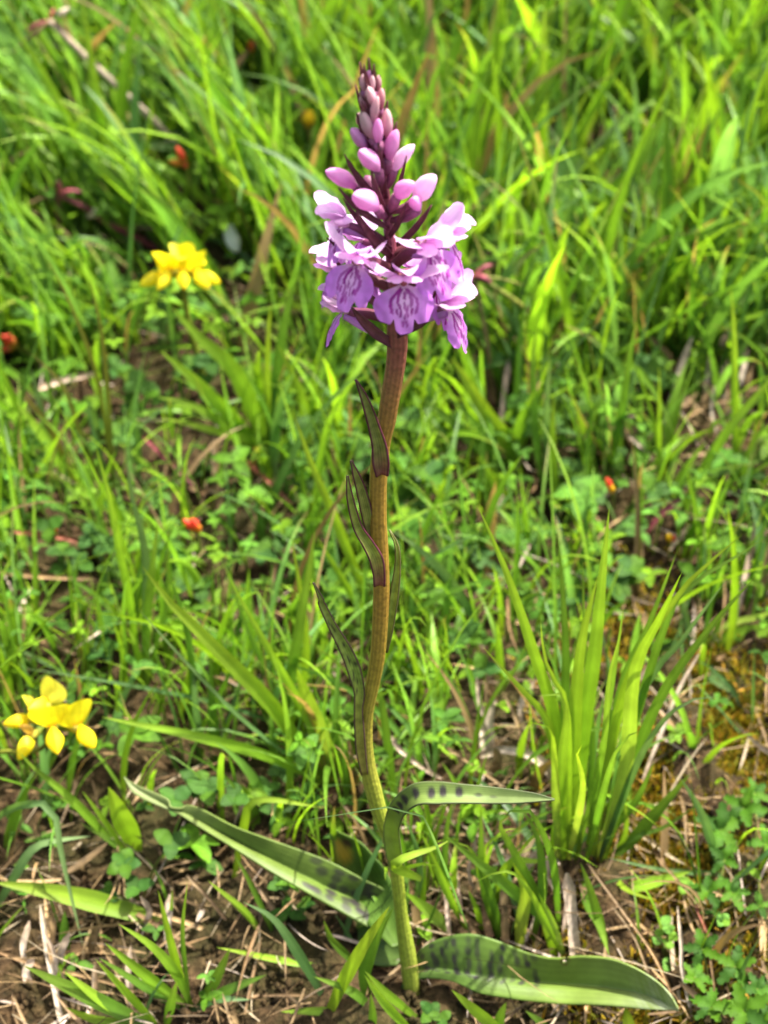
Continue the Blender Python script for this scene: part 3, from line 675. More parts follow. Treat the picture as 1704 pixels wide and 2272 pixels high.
def flower(px, py, mm, az, attach_y, kit, scale=1.0, nod=0.0, roll=0.0, skip=()):
    c = near(px, py, mm); a_ = axis_at(attach_y)
    phi = R(az)
    Rm = Matrix.Rotation(phi, 3, 'Z') @ Matrix.Rotation(math.pi, 3, 'Z')       # local +y points outward; az 0 = towards the camera, + = to the right
    Rm = Rm @ Matrix.Rotation(R(nod), 3, 'X') @ Matrix.Rotation(R(roll), 3, 'Y')
    fl = bpy.data.objects.new('flower', None)
    inv = Rm.transposed()
    al = np.array(inv @ Vector(a_-c))/scale
    sp = np.array((0, -.8, .2))/1000
    mid = (sp+al)/2+np.array((0, 0, .0006))
    V, F, s, u = tube([sp, mid, al], [.0010, .0013, .0011], 8, 9)
    C = np.concatenate([lerp3(s, [0, .4, 1], [(.30, .09, .20), (.20, .06, .09), (.15, .045, .05)]), u[:, None]], 1)
    V2, F2, s2, u2 = tube(np.array([(0, -.3, -.6), (0, -2.6, -2.2), (0, -5.6, -4.2)])/1000, [.0012, .0010, .0006], 8, 7)
    C2 = np.concatenate([lerp3(s2, [0, 1], [(.60, .28, .66), (.62, .34, .70)]), u2[:, None]], 1)
    F = list(F)+[tuple(i+len(V) for i in f) for f in F2]
    me = mesh_np('flower', np.vstack([V, V2]), F, np.vstack([C, C2]), M['petal'])
    fl = link('flower', me, orchid); fl.location = Vector(c-OB); fl.rotation_euler = Rm.to_euler(); fl.scale = (scale,)*3
    for nm, dat in KITS[kit]:
        if nm in skip: continue
        link(nm, dat, fl)
    column_part(fl)
    return fl
def bract(attach, tip_px, mm0, mm1, wpx, curve=0.0, cols=((.15, .04, .055), (.16, .05, .06), (.13, .045, .05))):
    a_ = np.array(axis_at(attach)); a_ = a_+np.array((0, -mm0/1000., 0)); t = near(tip_px[0], tip_px[1], mm1)
    d = t-a_; out = np.array((d[0], d[1], 0)); m1 = a_+d*.35+out*.10*(1+curve); m2 = a_+d*.7+out*.08*(1+curve)
    leaf_obj('bract', None, [wpx*.6, wpx, wpx*.75, 1], bractcol(*cols, edge=(.12, .03, .05)), pts3=[a_, m1, m2, t], cup=.55, nr=14, nc=5, mat='bract', thick=.0002)
def Z2p(x, y): return Z2([(x, y)])[0]
def Z1p(x, y): return Z1([(x, y)])[0]
# open flowers (throat pixel, mm towards the camera, azimuth, attachment on the axis)
flower(*Z2p(880, 655), 15, 4, 690, 0, 1.0, 0)
flower(*Z2p(525, 500), 13, -26, 600, 1, .98, 4, -4)
flower(*Z2p(420, 215), 3, -72, 545, 2, .92, -6)
flower(*Z2p(1060, 400), 11, 42, 590, 1, 1.08, -6, 8)
flower(*Z2p(1215, 330), 2, 82, 565, 2, .95, -4)
flower(*Z2p(1225, 850), 7, 66, 725, 2, 1.02, -2)
flower(*Z2p(1110, 690), 4, 48, 690, 3, .95, 0)
flower(*Z2p(430, 870), -3, -105, 715, 3, 1.0, 0)
flower(*Z2p(370, 560), -4, -98, 640, 3, .95, -4)
flower(*Z2p(960, 560), -9, 160, 620, 3, .9, 0)
flower(*Z2p(640, 640), -10, -150, 650, 3, .9, 0)
flower(*Z2p(560, 330), -7, -120, 560, 3, .85, 0)
# buds: (base px) (tip px) width px, mm, colour mix
def bud(b, t, wpx, mm0, mm1, tone=0, attach=None):
    B0 = near(*b, mm0); T0 = near(*t, mm1); P = resample([B0, (B0+T0)/2+np.array((0, 0, .0004)), T0], 12)
    r = px2m(wpx, P[6])/2; s = np.linspace(0, 1, 12)
    prof = np.interp(s, [0, .08, .25, .45, .65, .82, .94, 1], [.32, .5, .85, 1, .9, .66, .4, .12])*r
    V, F, ss, u = tube(P, prof, 15)
    k_ = np.clip(np.searchsorted(s, ss), 0, 11); V = P[k_]+(V-P[k_])*(1+.10*np.cos(u*6*math.pi))[:, None]
    cs = [[(.55, .20, .44), (.72, .33, .62), (.76, .36, .66)], [(.55, .22, .34), (.66, .38, .46), (.72, .50, .50)], [(.74, .50, .68), (.84, .64, .80), (.82, .56, .80)], [(.42, .12, .20), (.55, .24, .30), (.62, .40, .38)]][tone]
    C = lerp3(ss, [0, .5, 1], cs); line = np.clip(1-np.abs(((u*3) % 1)-.5)/.12, 0, 1)[:, None]*.35
    C = np.concatenate([C*(1-line)+C*line*np.array((.7, .5, .75)), u[:, None]], 1)
    o = link('bud', mesh_np('bud', V-OB, F, C, M['petal']), orchid)
    if attach:
        a_ = axis_at(attach); V, F, s_, u_ = tube([a_, a_*.4+B0*.6+np.array((0, 0, -.0008)), B0], [.0007, .0011, .0012], 7, 6)
        C = np.concatenate([lerp3(s_, [0, 1], [(.15, .045, .055), (.30, .10, .20)]), u_[:, None]], 1)
        link('ovary', mesh_np('ovary', V-OB, F, C, M['bract']), o)
for bx_ in [((520, 1090), (285, 965), 38, 1, 2, 0, 455), ((680, 1250), (500, 1150), 48, 6, 11, 0, 480), ((690, 960), (545, 810), 40, 5, 8, 0, 420), ((600, 800), (480, 640), 31, 2, 3, 0, 370),
            ((770, 880), (830, 650), 33, 3, 4, 0, 385), ((800, 960), (965, 765), 32, 0, 1, 2, 420), ((980, 1190), (1125, 1000), 46, 3, 6, 2, 470), ((830, 1160), (960, 1060), 40, 6, 9, 0, 470),
            ((690, 760), (690, 565), 24, 5, 6, 0, 340), ((760, 720), (755, 490), 27, 2, 3, 1, 330), ((650, 720), (560, 500), 32, 4, 4, 1, 320), ((650, 600), (685, 390), 20, 4.5, 5, 1, 280),
            ((650, 470), (610, 320), 24, 3.5, 4, 1, 240), ((600, 500), (545, 400), 18, 1, 1, 3, 250), ((710, 500), (715, 330), 20, 1, 1.5, 3, 240), ((580, 360), (570, 225), 17, 1.5, 2, 1, 200), ((640, 370), (645, 235), 16, 2, 2.5, 1, 200),
            ((690, 360), (690, 230), 16, 0, 0, 3, 200), ((615, 270), (620, 190), 13, 1.5, 2, 0, 175), ((570, 640), (535, 520), 22, 0, 0, 3, 300), ((990, 1260), (960, 1180), 30, 4, 8, 0, 490), ((600, 1020), (620, 1100), 26, -4, -4, 2, 450)]:
    b_, t_, wq, m0, m1, tone, at_ = bx_
    bud(Z1p(*b_), Z1p(*t_), wq, m0, m1, tone, at_)
# bracts
for at_, tip, m0, m1, wq in [(455, Z1p(428, 838), 1.5, 3, 17), (500, Z1p(385, 1095), 1.5, 3, 15), (470, Z1p(632, 960), 2.0, 8, 17), (430, Z1p(690, 745), 2, 6, 17), (560, Z2p(520, 95), 2, 7, 20), (545, Z2p(420, 0), 1.5, 3, 15),
                             (400, Z1p(505, 640), 1, 3, 15), (350, Z1p(520, 520), 1, 3, 15), (340, Z1p(512, 305), 0, 0, 10), (330, Z1p(560, 430), 2, 4.5, 20), (310, Z1p(760, 425), 1, 1, 13), (290, Z1p(660, 420), 2, 4.5, 14), (360, Z1p(800, 560), 1, 2, 15),
                             (385, Z1p(830, 590), 1, 2, 14), (480, Z1p(905, 850), 0, 2, 12), (520, Z2p(905, 30), 1, 5, 13), (560, Z2p(1098, 50), -1, 0, 15), (640, Z2p(1140, 470), 3, 9, 13), (730, Z2p(1180, 620), 2, 8, 14), (610, Z2p(290, 300), 1, 5, 12),
                             (765, Z2p(480, 830), 1, 3, 24), (700, Z2p(330, 430), 1, 2, 18), (240, Z1p(545, 130), 1, 1, 10), (220, Z1p(615, 100), 1, 2, 9), (225, Z1p(655, 145), 1, 2, 10), (240, Z1p(700, 230), 0, 0, 11), (260, Z1p(735, 330), 0, 0, 12), (215, Z1p(575, 145), 2, 3, 9),
                             (260, Z1p(540, 250), 1, 1, 13), (280, Z1p(600, 300), 3, 4, 15), (735, Z2p(1190, 800), 2, 6, 18)]:
    bract(at_, tip, m0, m1, wq*(1.35 if at_ < 400 else 1.05), cols=((.20, .06, .075), (.23, .075, .09), (.17, .06, .07)) if at_ < 400 else ((.15, .04, .055), (.16, .05, .06), (.13, .045, .05)))

# ------------------------------------------------------------------ grass tufts and blades one can tell apart
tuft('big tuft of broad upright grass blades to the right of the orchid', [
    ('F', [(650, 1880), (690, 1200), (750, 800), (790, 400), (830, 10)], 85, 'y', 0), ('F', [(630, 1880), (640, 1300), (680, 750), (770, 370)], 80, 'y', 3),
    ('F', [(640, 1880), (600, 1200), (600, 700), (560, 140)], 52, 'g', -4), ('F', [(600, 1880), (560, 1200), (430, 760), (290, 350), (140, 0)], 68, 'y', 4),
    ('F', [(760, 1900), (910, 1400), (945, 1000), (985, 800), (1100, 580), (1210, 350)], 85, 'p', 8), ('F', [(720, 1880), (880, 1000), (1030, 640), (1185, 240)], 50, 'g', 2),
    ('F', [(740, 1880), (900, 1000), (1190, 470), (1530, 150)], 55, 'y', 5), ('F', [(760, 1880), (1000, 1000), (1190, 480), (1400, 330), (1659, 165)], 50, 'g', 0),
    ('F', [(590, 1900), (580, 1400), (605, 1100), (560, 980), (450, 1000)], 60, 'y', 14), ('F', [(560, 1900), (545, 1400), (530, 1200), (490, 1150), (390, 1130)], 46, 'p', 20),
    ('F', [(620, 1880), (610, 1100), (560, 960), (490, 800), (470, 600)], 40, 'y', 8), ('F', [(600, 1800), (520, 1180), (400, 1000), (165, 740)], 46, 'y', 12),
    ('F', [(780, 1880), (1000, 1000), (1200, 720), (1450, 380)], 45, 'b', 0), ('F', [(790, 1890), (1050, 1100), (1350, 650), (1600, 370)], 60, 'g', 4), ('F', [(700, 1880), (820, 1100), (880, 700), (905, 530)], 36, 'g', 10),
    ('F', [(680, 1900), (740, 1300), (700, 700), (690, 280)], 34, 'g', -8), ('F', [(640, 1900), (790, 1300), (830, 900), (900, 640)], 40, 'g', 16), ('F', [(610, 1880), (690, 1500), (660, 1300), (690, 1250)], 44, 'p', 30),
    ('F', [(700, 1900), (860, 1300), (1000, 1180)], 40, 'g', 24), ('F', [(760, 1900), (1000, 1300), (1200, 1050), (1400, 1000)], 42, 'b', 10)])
tuft('splayed fan of broad blades on the mossy bank, spreading from a pale node', [
    ('F', [(1290, 790), (1450, 690), (1700, 650), (1900, 640)], 75, 'y'), ('F', [(1285, 790), (1500, 760), (1750, 810), (1900, 850)], 62, 'g'), ('F', [(1270, 790), (1180, 725), (1060, 760), (960, 850)], 40, 'b', 20),
    ('F', [(1290, 790), (1420, 640), (1659, 570), (1850, 480)], 34, 'p'), ('F', [(1280, 790), (1230, 600), (1200, 420)], 44, 'b'), ('F', [(1285, 800), (1380, 900), (1460, 980)], 70, 'b', 72)])
tuft('tuft of arching blades growing from the bare soil beside a pale dead husk', [
    ('G', [(1010, 1230), (930, 1000), (830, 600)], 46, 'y'), ('G', [(1000, 1215), (960, 850), (985, 560)], 26, 'g'), ('G', [(990, 1220), (800, 1080), (550, 880)], 60, 'y'), ('G', [(990, 1240), (820, 1150), (520, 960)], 46, 'g'),
    ('G', [(1010, 1225), (930, 1050), (800, 900), (620, 780)], 56, 'y', 10), ('G', [(1040, 1230), (1120, 1100), (1210, 910)], 60, 'g'), ('G', [(1010, 1235), (1200, 1130), (1400, 1050)], 55, 'g'), ('G', [(1000, 1240), (1150, 1180), (1320, 1180)], 40, 'b')])
tuft('low tuft of long light green blades sweeping across the straw litter', [
    ('G', [(840, 1345), (500, 1180), (120, 1000)], 84, 'g', 12), ('G', [(830, 1345), (560, 1200), (340, 1035)], 62, 'y', 10), ('G', [(860, 1345), (520, 1290), (340, 1220)], 52, 'y', 20), ('G', [(850, 1345), (700, 1180), (500, 965)], 44, 'y', 8), ('G', [(870, 1340), (900, 1200), (930, 1080)], 50, 'g', 8)])
tuft('lime blade with dark cast stripes and its thin neighbours over bare soil', [
    ('G', [(890, 812), (720, 730), (560, 680), (400, 640), (200, 600), (-40, 562)], 108, 'y', 0), ('G', [(880, 815), (900, 700), (905, 600)], 20, 'g')])
tuft('group of lime blades leaning over the dark trefoil leaves', [
    ('G', [(700, 430), (600, 360), (380, 130), (200, -20), (100, -120)], 46, 'y'), ('G', [(690, 430), (640, 370), (520, 200), (430, 80)], 30, 'y'), ('G', [(720, 430), (690, 330), (640, 220), (570, 60)], 120, 'y'), ('G', [(690, 440), (560, 330), (420, 250)], 30, 'g')])
b_, _ = add_blade(None, 'G', [(-160, 360), (40, 185), (200, 150), (280, 175), (320, 400), (370, 620), (440, 910)], 40, 'b', hs=[0, 28, 42, 42, 30, 18, 4], name='grass_shoot')
tag(b_, 'blue-green blade bent sharply over with its tip on bare soil', 'grass')
b_, _ = add_blade(None, 'G', [(-60, 760), (60, 560), (160, 400), (260, 350), (480, 320)], 50, 'b', hs=[0, 14, 24, 26, 24], name='grass_shoot')
tag(b_, 'blue-green blade lying sideways under the bent blade over soil', 'grass')
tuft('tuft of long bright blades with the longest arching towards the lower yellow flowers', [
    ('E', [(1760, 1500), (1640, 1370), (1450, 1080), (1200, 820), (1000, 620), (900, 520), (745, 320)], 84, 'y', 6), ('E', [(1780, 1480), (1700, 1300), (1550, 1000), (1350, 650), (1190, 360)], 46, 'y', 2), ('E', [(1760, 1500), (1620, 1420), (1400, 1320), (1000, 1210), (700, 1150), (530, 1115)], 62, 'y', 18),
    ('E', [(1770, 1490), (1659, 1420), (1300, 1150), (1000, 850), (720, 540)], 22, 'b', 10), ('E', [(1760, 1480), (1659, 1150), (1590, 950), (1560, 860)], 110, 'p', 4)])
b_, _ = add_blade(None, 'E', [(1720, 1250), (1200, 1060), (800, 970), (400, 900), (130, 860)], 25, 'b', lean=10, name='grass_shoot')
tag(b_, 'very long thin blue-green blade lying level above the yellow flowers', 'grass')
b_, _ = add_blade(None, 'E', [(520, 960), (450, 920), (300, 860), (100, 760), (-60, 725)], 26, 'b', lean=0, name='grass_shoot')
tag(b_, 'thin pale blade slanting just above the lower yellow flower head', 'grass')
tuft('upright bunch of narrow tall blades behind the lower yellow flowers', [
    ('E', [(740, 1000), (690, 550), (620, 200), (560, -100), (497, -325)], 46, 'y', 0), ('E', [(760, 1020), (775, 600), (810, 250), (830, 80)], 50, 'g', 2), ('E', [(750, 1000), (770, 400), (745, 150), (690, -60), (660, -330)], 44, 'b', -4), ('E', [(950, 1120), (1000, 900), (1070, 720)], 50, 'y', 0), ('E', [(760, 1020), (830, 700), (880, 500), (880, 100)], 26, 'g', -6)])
tuft('feathery bunch of needle-thin green shoots above the lower yellow flowers', [('E', [(465, 940), (455, 800), (400, 610)], 18, 'y', 0), ('E', [(465, 940), (470, 780), (440, 600)], 18, 'o', 0), ('E', [(465, 940), (480, 780), (490, 640)], 18, 'y', 0), ('E', [(465, 940), (500, 800), (540, 690)], 18, 'g', 0), ('E', [(465, 940), (440, 800), (385, 700)], 16, 'o', 4), ('E', [(465, 940), (460, 740), (465, 590)], 18, 'y', 6)])
tuft('pair of broad dull green blades standing left of the orchid stem', [('E', [(1450, 1300), (1530, 900), (1590, 550), (1659, 130)], 62, 'g', 0), ('E', [(1480, 1300), (1580, 1000), (1610, 700), (1530, 150)], 40, 'y', -3), ('E', [(1470, 1300), (1400, 900), (1280, 600), (1190, 350)], 30, 'g', -8)])
tuft('fan of pointed blades, two with orange tips, below the upper yellow flowers', [
    ('C', [(1440, 1150), (1250, 900), (1000, 650), (840, 515)], 78, 'y', 4), ('C', [(1430, 1150), (1200, 920), (1000, 800), (820, 760)], 56, 'y', 8), ('C', [(1420, 1150), (1330, 1000), (1100, 930), (860, 870)], 50, 'y', 12), ('C', [(1440, 1130), (1250, 650), (1050, 450), (900, 280)], 92, 'y', 0),
    ('C', [(1440, 1130), (1405, 800), (1410, 450), (1425, 265)], 42, 'y', 2), ('C', [(1460, 1140), (1460, 850), (1468, 740)], 36, 'y', 6), ('C', [(1480, 1140), (1530, 900), (1560, 750)], 38, 'g', 6), ('C', [(1450, 1140), (1430, 900), (1500, 350), (1580, 80)], 62, 'g', -4), ('C', [(1470, 1140), (1600, 850), (1500, 560), (1450, 480)], 50, 'y', 4)])
tuft('pair of long tapering blades leaning left behind the orchid stem', [('M', [(790, 1620), (600, 1150), (480, 850), (370, 600), (240, 240)], 62, 'y', 0), ('M', [(800, 1640), (720, 1560), (560, 1300), (390, 1020)], 46, 'y', 4), ('M', [(790, 1659), (640, 1659), (570, 1560), (520, 1500)], 40, 'y', 20), ('M', [(800, 1640), (860, 1450), (840, 1300)], 40, 'g', 0), ('J', [(1480, 420), (1400, -200), (1320, -500)], 46, 'g', -4)])
tuft('dull tuft of bending olive blades in the herbs at the left', [('C', [(400, 1250), (250, 1000), (150, 870), (80, 780)], 62, 'y', 0), ('C', [(400, 1250), (330, 1080), (250, 900), (100, 720)], 40, 'o', -4), ('C', [(390, 1250), (250, 950), (200, 750), (160, 600)], 44, 'b', -8), ('C', [(420, 1260), (200, 1190), (0, 1160), (-80, 1150)], 50, 'g', 10)])
tuft('bunch of thin olive stalks rising among dark leaves at the left', [('C', [(600, 1300), (570, 800), (530, 400), (460, 100)], 28, 'o', 0), ('C', [(590, 1300), (440, 1000), (330, 700), (150, 520)], 26, 'o', 0), ('C', [(600, 1300), (520, 700), (360, 250), (230, 0)], 24, 'o', 0), ('L' if False else 'C', [(590, 1300), (480, 900), (460, 760)], 30, 'b', 0), ('C', [(610, 1300), (540, 1150), (500, 1000)], 36, 'g', 4)])
tuft('wisps of fine blue-green grass in the dark hollow among the herbs', [('C', [(700, 1330), (690, 1150), (675, 960)], 32, 'b', 0), ('C', [(640, 1330), (630, 1250), (600, 1150)], 34, 'b', 4), ('C', [(890, 1330), (930, 1150), (1070, 960)], 24, 'b', 0), ('C', [(780, 1330), (750, 1270), (725, 1240)], 26, 'b', 8)])
b_, _ = add_blade(None, 'C', [(1440, 420), (1405, 310), (1200, 310), (1000, 330)], 32, 'g', lean=0, name='grass_shoot'); tag(b_, 'blade bent level to the left just right of the upper yellow flower stalk', 'grass')
b_, _ = add_blade(None, 'C', [(1040, 560), (1000, 495), (850, 500), (700, 515)], 34, 'g', lean=0, name='grass_shoot'); tag(b_, 'short level blade crossing left of the upper yellow flower stalk', 'grass')
b_, _ = add_blade(None, 'M', [(1470, 1690), (1380, 1560), (1200, 1280), (1000, 1080), (850, 990)], 62, 'b', lean=0, name='grass_shoot'); tag(b_, 'broad blue-green blade leaning towards the orchid stem from the right', 'grass')
b_, _ = add_blade(None, 'M', [(1720, 1400), (1659, 1330), (1400, 1150), (1100, 970)], 40, 'b', lean=2, name='grass_shoot'); tag(b_, 'narrow dull blade crossing the bright broad one right of the stem', 'grass')
b_, _ = add_blade(None, 'M', [(1290, 720), (1325, 590), (1440, 475), (1570, 440)], 22, 'o', lean=0, name='grass_shoot'); tag(b_, 'thin yellowish blade curling in an arc across the broad blades', 'grass')
tuft('two very broad bright blades slanting left under the flower spike', [('M', [(1660, 700), (1559, 440), (1450, 300), (1330, 100), (1220, -80)], 104, 'y', 0), ('M', [(1700, 700), (1400, 480), (1200, 300), (1030, 165)], 78, 'g', 2), ('M', [(1680, 900), (1600, 850), (1500, 720), (1400, 540)], 70, 'y', 2), ('D', [(420, 1300), (280, 1200), (160, 1060)], 36, 'y', 6)])
tuft('long blades reaching in level from a tuft beyond the dry straw', [('D', [(1850, 520), (1700, 425), (1400, 350), (1000, 260), (820, 225)], 56, 'p', 0), ('D', [(1850, 680), (1659, 590), (1400, 500), (1100, 370), (840, 235)], 66, 'y', 0), ('D', [(1800, 420), (1430, 270), (1200, 230), (810, 180)], 46, 'g', -4)])
tuft('tall straight blade and slanting blades in front of the dry straw', [('D', [(1490, 1250), (1485, 700), (1480, 400), (1465, 180)], 42, 'y', 0), ('D', [(1200, 1350), (1400, 1000), (1659, 680), (1750, 560)], 52, 'y', 0), ('D', [(1180, 1230), (1400, 1120), (1659, 1060), (1800, 1050)], 112, 'g', 8), ('D', [(1490, 1300), (1580, 1000), (1650, 900)], 40, 'g', 0), ('D', [(1530, 1340), (1600, 1250), (1700, 1150)], 50, 'y', 4)])
tuft('loose bunch of medium blades in the herbs right of the stem', [('D', [(580, 1400), (560, 1320), (530, 1050), (540, 740)], 50, 'y', 0), ('D', [(760, 1200), (700, 950), (670, 850), (640, 745)], 46, 'y', 4), ('D', [(780, 1250), (850, 1050), (900, 800), (930, 580), (970, 350)], 46, 'g', 0), ('D', [(1085, 1260), (1090, 850), (1090, 590)], 26, 'y', 0), ('D', [(500, 1300), (450, 1000), (430, 600), (450, 380)], 44, 'g', -4), ('D', [(980, 1280), (970, 1150), (960, 1000)], 34, 'g', 4), ('D', [(690, 1250), (740, 900), (850, 630)], 24, 'g', 0), ('D', [(520, 1250), (500, 900), (520, 550)], 38, 'b', 0)])
b_, _ = add_blade(None, 'D', [(900, 470), (820, 360), (600, 280), (400, 210), (200, 145)], 46, 'y', lean=0, name='grass_shoot'); tag(b_, 'blade slanting up to the purple pods right of the flowers', 'grass')
tuft('tuft with a very broad deep green blade slanting right above the flowers', [('B', [(640, 1420), (720, 1280), (850, 1050), (1000, 800), (1140, 560)], 112, 'g', 0), ('B', [(400, 1400), (500, 1100), (700, 830), (940, 570)], 56, 'b', 0), ('B', [(640, 1420), (850, 1080), (750, 900), (650, 730)], 52, 'y', 0), ('B', [(820, 1420), (770, 1310), (500, 1180), (260, 1040)], 46, 'y', 4)])
tuft('leaning bunch of long blades just right of the spike tip', [('B', [(340, 1200), (350, 780), (450, 550), (600, 250), (720, 0)], 62, 'g', 0), ('B', [(430, 1150), (480, 900), (480, 500), (490, -40)], 56, 'y', 0), ('B', [(350, 1250), (450, 1050), (600, 700), (740, 440)], 36, 'y', 2), ('B', [(180, 1080), (100, 900), (130, 700)], 60, 'y', 4), ('B', [(380, 480), (330, 250), (280, 80), (240, -50)], 62, 'p', 0), ('B', [(380, 1100), (420, 800), (560, 500)], 40, 'g', -4)])
tuft('sheaf of pointed bright blades around a brown gap in the far grass', [('B', [(1080, 700), (1010, 540), (920, 300), (850, 50)], 62, 'g', 0), ('B', [(1120, 800), (1080, 420), (1030, 200), (990, -20)], 60, 'y', 0), ('B', [(1060, 700), (1110, 200), (1140, -20)], 62, 'g', 0), ('B', [(1180, 900), (1000, 640), (900, 480), (800, 340)], 52, 'y', 4), ('B', [(560, 1000), (620, 890), (700, 700), (780, 560)], 62, 'y', 0), ('B', [(1200, 900), (1160, 500), (1100, 320)], 50, 'y', 2)])
tuft('sheaf of sharp yellow-green blades with one spear-like tip at the far right', [('B', [(1400, 950), (1370, 750), (1330, 500), (1260, 220)], 62, 'y', 0), ('B', [(1400, 900), (1420, 700), (1500, 550), (1590, 350)], 52, 'y', 2), ('B', [(1320, 800), (1350, 450), (1380, 250), (1440, -20)], 92, 'g', 0), ('B', [(1440, 700), (1480, 420), (1560, 200), (1659, -20)], 104, 'g', 0), ('B', [(1620, 1100), (1640, 900), (1650, 500), (1680, 200)], 46, 'y', 0), ('B', [(1200, 300), (1220, 100), (1200, -50)], 70, 'y', 0), ('B', [(1400, 900), (1380, 500), (1420, 280)], 40, 'b', 0)])
tuft('row of stiff upright yellow-green blades behind the level long blades', [('B', [(1165, 1500), (1170, 1100), (1175, 850)], 46, 'y', 0), ('B', [(1300, 1500), (1320, 1100), (1340, 920)], 46, 'y', 0), ('B', [(1480, 1450), (1590, 1180), (1640, 1040)], 56, 'y', 0), ('B', [(1130, 1500), (1070, 1150), (1035, 1030)], 52, 'y', 0), ('B', [(1080, 1450), (1000, 1310), (930, 1200), (870, 1080)], 56, 'y', 0), ('B', [(1350, 1500), (1280, 1280), (1190, 1220)], 40, 'y', 4), ('B', [(1250, 1450), (1230, 1200), (1260, 1000)], 44, 'g', -4)])
b_, _ = add_blade(None, 'B', [(1760, 780), (1630, 720), (1300, 640), (950, 560), (770, 490)], 36, 'b', lean=0, name='grass_shoot'); tag(b_, 'greyish blade lying level across the upright far grass', 'grass')
b_, _ = add_blade(None, 'B', [(1760, 1100), (1659, 1000), (1400, 800), (1220, 730)], 32, 'o', lean=0, name='grass_shoot'); tag(b_, 'brown-edged thin blade slanting through the far upright sheaf', 'grass')
tuft('sheaf of long bright blades leaning far left behind the seed stalk', [('A', [(620, 1150), (480, 900), (380, 680), (200, 340), (0, 20)], 46, 'y', 0), ('A', [(640, 1100), (560, 760), (500, 450), (430, -20)], 52, 'y', 0), ('A', [(600, 900), (400, 480), (300, 330), (150, 80)], 54, 'y', 0), ('A', [(560, 1150), (430, 960), (350, 830), (270, 700)], 46, 'y', 0), ('A', [(600, 800), (560, 550), (380, 200), (330, 0)], 56, 'g', -4), ('A', [(700, 1150), (560, 900), (480, 700), (440, 560)], 50, 'g', 0)])
tuft('clump of soft dark green broad blades behind the tan seed stalk', [('A', [(600, 600), (640, 350), (700, 150), (790, -20)], 112, 'g', 0), ('A', [(620, 650), (600, 350), (560, 100)], 60, 'g', 0), ('A', [(880, 500), (840, 250), (820, 50)], 60, 'g', 0), ('A', [(760, 700), (740, 300), (720, 80)], 44, 'y', 0)])
tuft('thin knobbly stalks rising left of the spike in the far grass', [('A', [(1230, 800), (1170, 650), (1050, 350), (880, -20)], 32, 'y', 0), ('A', [(1160, 1000), (1080, 700), (960, 320), (820, 0)], 30, 'o', 0), ('A', [(820, 950), (815, 780), (790, 520)], 40, 'y', 0), ('A', [(780, 1100), (740, 900), (700, 750), (680, 620)], 40, 'y', 0), ('A', [(960, 1150), (1000, 850), (1020, 600)], 36, 'g', 0), ('A', [(1240, 1150), (1180, 900), (1120, 700)], 36, 'g', 0)])
tuft('blades standing just left of the flower spike', [('N' if False else 'A', [(1420, 700), (1400, 300), (1390, 0)], 40, 'g', 0), ('A', [(1460, 1000), (1440, 600), (1460, 200), (1450, 20)], 34, 'g', 0), ('A', [(1659, 1100), (1560, 1000), (1390, 900)], 46, 'y', 4), ('A', [(1700, 900), (1659, 560), (1500, 180)], 40, 'g', 0)])
tuft('low blades crossing in front of the orchid foot', [('K', [(90, 1250), (60, 1100), (110, 930), (200, 770)], 62, 'g', 0), ('J', [(1110, 1420), (1200, 1220), (1320, 1010), (1440, 830)], 74, 'y', 8)])
tuft('tangle of thin curling blades between the orchid and the broad tuft', [
    ('K', [(640, 780), (560, 500), (440, 465)], 16, 'y', 20), ('K', [(650, 780), (630, 500), (720, 430), (830, 405)], 18, 'y', 14), ('K', [(980, 900), (950, 560), (850, 330), (760, 310), (700, 380)], 40, 'g', 18), ('K', [(960, 880), (760, 500), (700, 380), (760, 330)], 48, 'g', 10),
    ('K', [(1000, 1000), (900, 820), (720, 660), (560, 530), (430, 420)], 62, 'g', 4), ('K', [(620, 900), (590, 780), (550, 690)], 30, 'y', 8), ('K', [(1000, 1010), (830, 680), (720, 600), (580, 655)], 30, 'y', 20), ('K', [(660, 800), (740, 570), (860, 555), (955, 540)], 50, 'y', 10), ('K', [(1010, 1020), (950, 850), (880, 700)], 34, 'p', 10), ('K', [(690, 920), (620, 650), (610, 300)], 40, 'g', 0)])
b_, _ = add_blade(None, 'K', [(330, 640), (200, 573), (300, 520), (400, 490), (462, 455)], 50, 'y', hs=[40, 62, 64, 65, 66], name='grass_shoot'); tag(b_, 'short lime blade pointing at the orchid stem below the arched leaf', 'grass')
b_, _ = add_blade(None, 'K', [(480, 905), (400, 820), (330, 760), (250, 700)], 60, 'p', lean=10, name='grass_shoot'); tag(b_, 'broad pale blade lying in the shade right of the orchid stem', 'grass')
b_, _ = add_blade(None, 'K', [(560, 900), (330, 330), (160, 300), (0, 322), (-130, 350), (-250, 368), (-320, 375)], 15, 'b', lean=32, name='grass_shoot'); tag(b_, 'hair-thin blade bowing across the orchid stem under the arched leaf', 'grass')
tuft('spray of slender blades on the mossy bank beside the broad tuft', [
    ('H', [(380, 640), (330, 450), (180, 250), (230, 60)], 40, 'g', 6), ('H', [(400, 620), (520, 400), (700, 180), (830, -100)], 60, 'g', 0), ('H', [(430, 640), (620, 520), (820, 300), (1100, -20)], 90, 'g', 0), ('H', [(440, 640), (700, 450), (900, 380), (1150, 210)], 34, 'g', 4),
    ('H', [(500, 900), (640, 830), (900, 760), (1100, 700)], 90, 'y', 6), ('H', [(300, 660), (480, 700), (620, 830), (840, 920)], 44, 'y', 72), ('H', [(310, 680), (330, 900), (430, 1100), (500, 1320)], 70, 'g', 75), ('H', [(420, 640), (600, 480), (620, 250), (560, 150)], 40, 'y', 0), ('H', [(1700, 800), (1350, 730), (900, 690), (480, 600)], 40, 'b', 6)])
